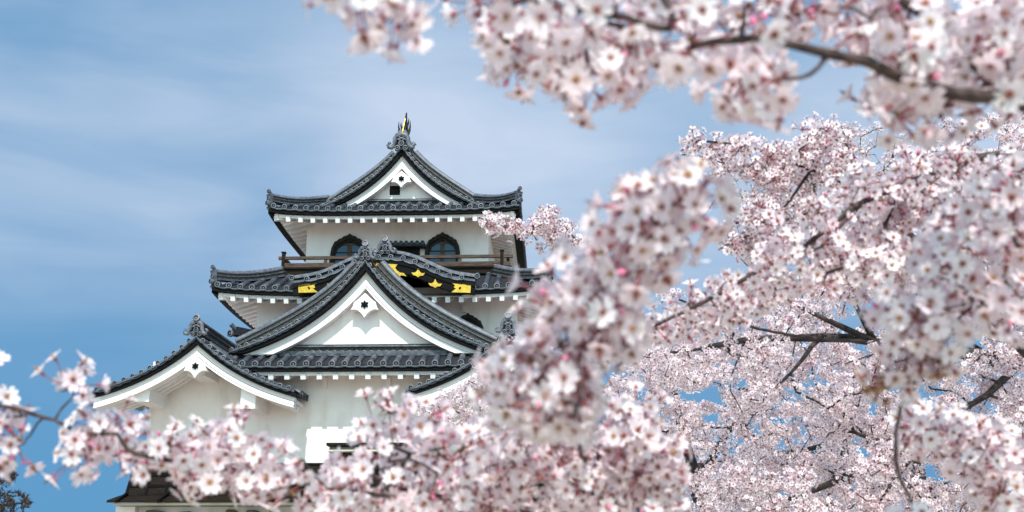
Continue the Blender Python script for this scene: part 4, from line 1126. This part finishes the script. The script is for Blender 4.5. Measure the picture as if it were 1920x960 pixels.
# ---- close branches
count['top'] = branch_thing('cherry_branch', 'dark gnarled cherry branch laden with blossom across the top right', 'cherry branch', GN,
    [([(2080, 235, 1.35), (1870, 185, 1.2), (1750, 165, 1.15), (1620, 115, 1.12), (1555, 103, 1.12), (1430, 76, 1.12), (1340, 76, 1.12), (1285, 92, 1.12)], .0105, .003),
     ([(1870, 185, 1.3), (1800, 90, 1.3), (1560, -70, 1.3), (1262, -60, 1.26), (1260, 40, 1.12), (1240, 50, 1.12), (1170, 33, 1.12), (1080, 18, 1.12), (980, 0, 1.12), (962, 14, 1.12)], .006, .003),
     ([(1555, 103, 1.12), (1535, 130, 1.12), (1500, 143, 1.12), (1460, 147, 1.12)], .0028, .002),
     ([(1690, 142, 1.22), (1688, 95, 1.12), (1702, 58, 1.12)], .0032, .002),
     ([(1735, 160, 1.23), (1742, 132, 1.22), (1738, 108, 1.12)], .003, .002),
     ([(1390, 76, 1.12), (1395, 40, 1.12), (1400, 10, 1.12)], .003, .002)],
    [([(860, -10), (865, 30), (915, 80), (940, 130), (970, 160), (1060, 165), (1150, 175), (1185, 150), (1240, 130), (1290, 160), (1265, 100), (1240, 50), (1300, -10)], 1.24, 1.42, 42),
     ([(1300, -20), (1290, 45), (1350, 60), (1420, 50), (1600, 80), (1700, 120), (1800, 110), (1800, -20)], 1.26, 1.44, 24),
     ([(1385, 90), (1375, 130), (1395, 180), (1420, 205), (1460, 200), (1475, 170), (1455, 150), (1440, 90)], 1.2, 1.3, 13),
     ([(1605, 140), (1600, 190), (1620, 205), (1690, 225), (1820, 225), (1850, 190), (1750, 185)], 1.27, 1.42, 14),
     ([(1800, -10), (1930, -10), (1930, 180), (1850, 150)], 1.2, 1.45, 20)],
    31, .03, .0013, 11, .0036, .008, maxd=.22)
count['tiny'] = branch_thing('cherry_branch', 'small blurred tuft of cherry blossom hanging into the sky at the top edge', 'cherry branch', GN,
    [([(640, -160, 1.1), (690, -60, 1.08), (720, -10, 1.08), (745, 5, 1.08)], .003, .0016)],
    [([(630, -40), (655, 12), (700, 24), (775, 26), (795, 8), (745, -15), (740, -45)], 1.03, 1.12, 7)], 32, .025, .0012, 9, .0035, .006)
count['left'] = branch_thing('cherry_branch', 'thin flowering cherry branch reaching to the left edge before the castle foot', 'cherry branch', GN,
    [([(900, 1000, 1.9), (760, 940, 1.8), (700, 928, 1.78), (612, 914, 1.86), (553, 900, 1.86), (450, 885, 1.84), (344, 869, 1.76), (275, 855, 1.70), (240, 842, 1.70), (220, 814, 1.70), (155, 812, 1.70), (103, 787, 1.70), (62, 776, 1.70), (0, 760, 1.70), (-40, 750, 1.70)], .005, .0027),
     ([(103, 787, 1.70), (117, 764, 1.70), (137, 745, 1.70)], .002, .0013), ([(80, 785, 1.70), (60, 812, 1.70), (45, 832, 1.70)], .0018, .0013),
     ([(612, 914, 1.70), (580, 880, 1.70), (565, 860, 1.70)], .002, .0013)],
    [([(-20, 705), (45, 725), (60, 770), (20, 795), (-20, 800)], 1.71, 1.84, 5), ([(110, 725), (150, 725), (155, 742), (120, 750)], 1.72, 1.78, 2),
     ([(25, 815), (50, 818), (45, 845), (28, 842)], 1.72, 1.78, 2), ([(120, 810), (190, 805), (190, 860), (125, 870), (105, 840)], 1.71, 1.84, 4),
     ([(210, 770), (250, 770), (235, 890), (220, 880), (200, 840)], 1.71, 1.84, 4),
     ([(235, 785), (300, 790), (330, 815), (400, 815), (440, 810), (480, 805), (520, 830), (585, 850), (585, 890), (550, 925), (480, 935), (380, 935), (345, 900), (280, 880), (235, 845)], 1.72, 1.92, 34)],
    33, .035, .0012, 7.5, .0026, .008, maxd=.2)
count['bottom'] = branch_thing('cherry_branch', 'broad mound of pink cherry blossom along the bottom centre', 'cherry branch', GN,
    [([(1200, 1120, 2.0), (1060, 1000, 1.95), (930, 945, 1.9), (830, 930, 1.9), (730, 910, 1.88), (680, 880, 1.88)], .009, .003),
     ([(1060, 1000, 1.95), (1070, 900, 1.95), (1062, 770, 1.95), (1110, 745, 1.95)], .006, .0025), ([(1062, 800, 1.95), (1030, 780, 1.92), (1000, 790, 1.9)], .003, .002),
     ([(1200, 1120, 2.0), (1215, 950, 1.95), (1200, 820, 1.95), (1185, 770, 1.95)], .005, .002)],
    [([(615, 980), (605, 890), (640, 845), (680, 795), (720, 765), (765, 775), (825, 825), (860, 855), (950, 775), (1000, 745), (1060, 765), (1080, 810), (1100, 960)], 1.7, 2.1, 105),
     ([(1090, 980), (1080, 810), (1130, 780), (1195, 745), (1240, 800), (1262, 890), (1268, 980)], 1.75, 2.1, 60)],
    34, .035, .0013, 11, .0032, .009, maxd=.25)
count['centre'] = branch_thing('cherry_branch', 'strongly blurred cherry spray standing upright in the middle before the tree', 'cherry branch', GN,
    [([(1170, 1150, 2.5), (1150, 980, 2.2), (1100, 880, 1.8), (1080, 800, 1.4), (1082, 760, 1.2), (1100, 690, 1.30), (1130, 600, 1.29), (1170, 520, 1.29), (1215, 450, 1.29), (1250, 385, 1.29)], .0055, .0018),
     ([(1082, 760, 1.2), (1020, 735, 1.31), (960, 710, 1.31)], .0025, .0015)],
    [([(1205, 365), (1260, 360), (1305, 390), (1305, 430), (1280, 490), (1250, 525), (1180, 545), (1120, 525), (1110, 470), (1120, 430), (1165, 410)], 1.2, 1.38, 24),
     ([(1105, 490), (1175, 555), (1160, 640), (1130, 700), (1165, 735), (1120, 775), (1030, 750), (960, 745), (930, 735), (1000, 650), (1030, 595), (1045, 540), (1065, 500)], 1.24, 1.42, 42)],
    35, .025, .0011, 10, .0026, .006, maxd=.16)
count['eave'] = branch_thing('cherry_branch', 'slender sharp cherry sprig of small blossom beside the top eave of the keep', 'cherry branch', 'sharper cherry branches further back',
    [([(1640, 640, 7.5), (1540, 636, 7.1), (1400, 610, 6.5), (1250, 550, 5.9), (1140, 485, 5.8), (1080, 458, 5.8), (1000, 437, 5.8), (940, 422, 5.8), (897, 408, 5.8)], .012, .003),
     ([(1090, 460, 5.8), (1050, 415, 5.8), (1010, 388, 5.8)], .004, .002)],
    [([(890, 403), (930, 408), (985, 425), (1010, 385), (1040, 390), (1075, 425), (1085, 450), (1075, 472), (1000, 472), (940, 445), (905, 425)], 5.65, 5.95, 48)],
    36, .06, .0022, 12, .006, .02, kind='mid')
count['midright'] = branch_thing('cherry_branch', 'full cherry branch with lilac white blossom in the middle right', 'cherry branch', 'sharper cherry branches further back',
    [([(2100, 330, 2.9), (1950, 300, 2.85), (1870, 292, 2.8), (1810, 303, 2.8), (1700, 340, 2.75), (1600, 390, 2.7), (1500, 470, 2.65), (1405, 517, 2.6), (1330, 560, 2.6), (1230, 610, 2.6)], .014, .004),
     ([(1700, 340, 2.75), (1660, 420, 2.7), (1670, 478, 2.65), (1610, 495, 2.6), (1550, 512, 2.6)], .006, .004), ([(1600, 390, 2.7), (1540, 463, 2.6), (1470, 490, 2.58)], .005, .003)],
    [([(1200, 600), (1300, 550), (1420, 480), (1460, 400), (1560, 360), (1690, 300), (1840, 260), (1930, 230), (1930, 560), (1800, 560), (1640, 545), (1500, 535), (1400, 590), (1300, 630), (1210, 635)], 2.5, 3.1, 230),
     ([(1060, 640), (1190, 590), (1210, 650), (1140, 690)], 2.5, 2.8, 14)],
    37, .045, .0013, 13, .0042, .012, maxd=.35)
count['upper'] = branch_thing('cherry_branch', 'sharp cherry bough of dense cream blossom at the crown edge against sky', 'cherry branch', 'sharper cherry branches further back',
    [([(2060, 800, 5.2), (1900, 640, 4.8), (1750, 480, 4.7), (1620, 370, 4.6), (1500, 310, 4.5), (1400, 275, 4.5), (1300, 262, 4.5)], .022, .004),
     ([(1620, 370, 4.6), (1600, 290, 4.5), (1555, 235, 4.5)], .007, .003), ([(1520, 320, 4.5), (1460, 400, 4.4), (1425, 425, 4.4)], .006, .003), ([(1450, 290, 4.5), (1500, 280, 4.4), (1540, 240, 4.4)], .005, .003)],
    [([(1290, 258), (1330, 262), (1400, 268), (1470, 275), (1510, 230), (1555, 218), (1595, 255), (1595, 325), (1530, 395), (1480, 435), (1440, 410), (1400, 345), (1330, 322)], 4.3, 4.8, 180),
     ([(1395, 400), (1440, 380), (1475, 400), (1470, 440), (1410, 450)], 4.2, 4.5, 36), ([(1340, 445), (1400, 430), (1480, 450), (1460, 490), (1350, 480)], 4.3, 4.6, 30)],
    38, .055, .0018, 10.5, .006, .016, kind='mid')
count['right'] = branch_thing('cherry_branch', 'blurred cherry twig at the right edge with some withered brown blossom', 'cherry branch', GN,
    [([(2060, 540, 1.6), (1950, 560, 1.55), (1850, 572, 1.52), (1800, 592, 1.5), (1775, 630, 1.5), (1750, 680, 1.5), (1690, 760, 1.5), (1680, 860, 1.52), (1705, 930, 1.55), (1720, 1000, 1.55)], .005, .0022),
     ([(1950, 560, 1.55), (1900, 450, 1.55), (1820, 400, 1.55)], .003, .002), ([(1762, 660, 1.5), (1720, 668, 1.5), (1660, 690, 1.5)], .003, .002)],
    [([(1645, 575), (1700, 550), (1790, 550), (1850, 600), (1790, 635), (1720, 650), (1660, 630)], 1.4, 1.6, 16),
     ([(1840, 340), (1930, 310), (1930, 640), (1880, 620), (1800, 585), (1710, 550), (1730, 480), (1800, 420)], 1.45, 1.75, 44)],
    39, .03, .0013, 8.5, .0026, .008, maxd=.22, dry=[(1648, 688, 1.46), (1640, 706, 1.5), (1762, 658, 1.47), (1780, 664, 1.5), (1700, 668, 1.5)])
count['lowright'] = branch_thing('cherry_branch', 'soft pale cherry blossom balls at the lower right corner', 'cherry branch', GN,
    [([(2080, 860, 2.1), (1960, 860, 2.05), (1880, 850, 2.02), (1800, 810, 2.0), (1730, 790, 2.0)], .006, .0022)],
    [([(1710, 780), (1755, 778), (1800, 805), (1860, 810), (1930, 835), (1930, 950), (1870, 940), (1835, 880), (1780, 835), (1720, 825)], 1.9, 2.15, 40),
     ([(1720, 530), (1700, 790), (1760, 780)], 1.95, 2.1, 0)],
    40, .035, .0013, 11, .003, .008, maxd=.25)

# ---- standing cherry trees
tb1 = Vector((6.6, 10.2, 0))
count['tree1'] = tree_thing('cherry_tree', 'nearest cherry tree in full flower with thick limbs spreading from the right', tb1,
    [([tb1, Vector((6.3, 9.9, 1.3)), P(2160, 800, 9.0), P(2060, 705, 8.6), P(1920, 676, 8.0), P(1800, 664, 7.8), P(1700, 650, 7.6), P(1640, 640, 7.5), P(1540, 594, 7.4), P(1480, 566, 7.3)], .19, .008),
     ([(1640, 640, 7.5), (1540, 632, 7.6), (1440, 635, 7.7), (1310, 652, 7.8), (1200, 670, 7.8)], .035, .006),
     ([Vector((6.3, 9.9, 1.3)), P(2130, 930, 9.2), P(1990, 880, 8.8), P(1850, 850, 8.4), P(1700, 838, 8.2), P(1600, 812, 8.0), P(1510, 798, 8.0)], .12, .006),
     ([P(2060, 705, 8.6), P(2020, 560, 8.6), P(1900, 420, 8.4), P(1780, 330, 8.4), P(1700, 290, 8.4)], .09, .006),
     ([(1700, 838, 8.2), (1620, 880, 8.0), (1500, 930, 7.8), (1400, 960, 7.6)], .04, .006),
     ([(1640, 640, 7.5), (1600, 560, 7.4), (1590, 500, 7.3)], .02, .006),
     ([(1540, 632, 7.6), (1480, 700, 7.3), (1420, 760, 7.1)], .018, .006),
     ([(1920, 676, 8.0), (1850, 740, 7.8), (1760, 800, 7.6), (1680, 900, 7.4), (1640, 960, 7.3)], .03, .006)],
    [([(1180, 660), (1260, 600), (1420, 540), (1600, 480), (1930, 400), (2050, 500), (2050, 1000), (1330, 1000), (1290, 880), (1400, 840), (1400, 790), (1330, 740), (1230, 740)], 6.6, 9.4, 800),
     ([(1620, 400), (1700, 240), (1930, 200), (1930, 420)], 7.6, 9.4, 110)],
    51, .13, .0045, 21, .0095, .045, FAR_T, maxd=2.0, holes=([(1405, 775), (1470, 755), (1545, 795), (1545, 825), (1480, 838), (1410, 825)],))
tb2 = Vector((2.6, 13.2, 0))
count['tree2'] = tree_thing('cherry_tree', 'dark stemmed cherry tree further back in the lower middle, right of the mound', tb2,
    [([tb2, Vector((2.55, 13.1, 1.4)), P(1310, 930, 12.6), P(1300, 880, 12.5), P(1280, 815, 12.4), P(1265, 740, 12.3), P(1240, 680, 12.2), P(1200, 620, 12.2)], .17, .006),
     ([(1310, 920, 12.6), (1345, 840, 12.4), (1385, 785, 12.2), (1410, 740, 12.1), (1450, 690, 12.0)], .055, .006),
     ([(1310, 930, 12.6), (1420, 850, 12.8), (1390, 790, 12.9), (1350, 720, 13.0)], .04, .006),
     ([(1300, 880, 12.5), (1420, 860, 13.0), (1560, 830, 13.4), (1680, 760, 13.6)], .06, .006),
     ([(1280, 815, 12.4), (1190, 790, 12.2), (1110, 760, 12.0), (1060, 720, 12.0)], .035, .006)],
    [([(1130, 720), (1200, 640), (1330, 590), (1500, 600), (1650, 680), (1700, 800), (1600, 860), (1400, 860), (1290, 850), (1230, 830), (1150, 800)], 11.2, 13.8, 420),
     ([(1250, 880), (1400, 850), (1560, 850), (1700, 900), (1700, 990), (1250, 990)], 11.5, 14, 190)],
    52, .16, .0052, 21, .0105, .05, FAR_T, maxd=2.4)
tb3 = Vector((1.0, 16.2, 0))
count['tree3'] = tree_thing('cherry_tree', 'small-flowered cherry tree standing close in front of the right outer gable', tb3,
    [([tb3, Vector((1.0, 16.1, 2.0)), P(1080, 860, 15.8), P(1040, 780, 15.6), P(990, 700, 15.5), P(960, 640, 15.5)], .17, .02),
     ([(1080, 860, 15.8), (960, 810, 15.4), (880, 780, 15.2), (810, 760, 15.1)], .05, .006), ([(1040, 780, 15.6), (940, 740, 15.2), (880, 715, 15.1)], .035, .006),
     ([(1080, 860, 15.8), (1000, 860, 15.2), (900, 840, 15.0), (820, 815, 15.0)], .04, .006), ([(990, 700, 15.5), (1020, 640, 15.4), (1010, 600, 15.4)], .022, .006)],
    [([(780, 765), (815, 742), (875, 712), (905, 668), (950, 640), (1000, 605), (1060, 620), (1060, 740), (960, 780), (880, 800), (830, 825), (795, 795)], 14.4, 16.2, 420),
     ([(870, 800), (1100, 740), (1150, 860), (1000, 900), (880, 860)], 14.6, 16.2, 160)],
    53, .16, .0045, 12, .013, .06, FAR_T, maxd=2.2)
tb5 = Vector((6.4, 20.5, 0))
count['tree5'] = tree_thing('cherry_tree', 'farthest cherry tree, hazy pink crown filling the gaps low on the right', tb5,
    [([tb5, Vector((6.4, 20.4, 2.2)), P(1560, 960, 19.6), P(1570, 880, 19.4), P(1600, 800, 19.2), P(1620, 720, 19.2)], .2, .006),
     ([P(1560, 960, 19.6), P(1460, 870, 19.0), P(1400, 800, 18.8)], .07, .006), ([P(1570, 880, 19.4), P(1720, 840, 19.2), P(1860, 780, 19.0)], .08, .006)],
    [([(1240, 860), (1300, 760), (1480, 740), (1640, 680), (1940, 640), (1960, 1000), (1240, 1000)], 17.8, 21, 760)],
    55, .2, .006, 13, .018, .08, FAR_T, maxd=3.0)
tb4 = Vector((5.2, 15.0, 0))
count['tree4'] = tree_thing('cherry_tree', 'airy cherry tree with thin dark upright twigs rising behind the sharp bough', tb4,
    [([tb4, Vector((5.1, 14.8, 2.0)), P(1720, 900, 14.2), P(1700, 700, 13.6), P(1660, 520, 13.0), P(1600, 400, 12.8), P(1585, 300, 12.8), P(1580, 240, 12.8)], .16, .006),
     ([(1660, 520, 13.0), (1540, 420, 12.6), (1420, 340, 12.4), (1340, 300, 12.4), (1280, 290, 12.4)], .03, .008),
     ([(1600, 400, 12.8), (1520, 330, 12.6), (1470, 270, 12.6)], .018, .008), ([(1600, 400, 12.8), (1660, 330, 12.6), (1680, 260, 12.6)], .02, .008),
     ([(1540, 420, 12.6), (1440, 410, 12.4), (1360, 420, 12.4)], .018, .008)],
    [([(1278, 285), (1340, 300), (1420, 300), (1500, 250), (1600, 225), (1700, 250), (1720, 330), (1680, 420), (1560, 440), (1480, 430), (1380, 430), (1330, 340), (1285, 325)], 12.0, 13.4, 330),
     ([(1300, 400), (1700, 400), (1750, 560), (1450, 560)], 12.2, 13.6, 200)],
    54, .14, .0042, 6.5, .010, .05, FAR_T, maxd=2.4)

# ---- bare brownish tree low at the left edge
def bare_tree():
    g_ = Grow(61, .12); b = Vector((-8.3, 17.6, 0))
    g_.limb([b, Vector((-8.3, 17.6, 1.6)), P(-45, 960, 17.6), P(-25, 925, 17.6), P(-5, 890, 17.6)], .12, .02)
    g_.limb([P(-45, 960, 17.6), P(5, 948, 17.6), P(50, 942, 17.6)], .04, .01, True)
    g_.fill(targets(g_.r, [(-60, 870), (25, 876), (35, 890), (20, 910), (-60, 915)], 17.1, 18.0, 130), .2)
    g_.fill(targets(g_.r, [(-60, 925), (30, 918), (70, 938), (50, 958), (-60, 975)], 17.1, 18.0, 170), .2)
    g_.radii(.004); root = empty('pine_tree', b); tag(root, 'dark brown wispy tree at the lower left corner against blue sky', 'tree')
    g_.wood(b).build('trunk', M_BARK, root)
    mb = MB(); r = g_.r
    for p, ax in g_.spots(20, .02, .06):
        for _ in range(5):
            d = Vector((r.gauss(0, 1), r.gauss(0, 1), r.gauss(.5, .8))).normalized() * r.uniform(.04, .09); q = p - b; s_ = d.orthogonal().normalized() * .007
            mb.add([q - s_, q + s_, q + d], [(0, 1, 2)])
    mb.build('crown', M_RUST, root)
bare_tree()
print('CLUSTERS', count)
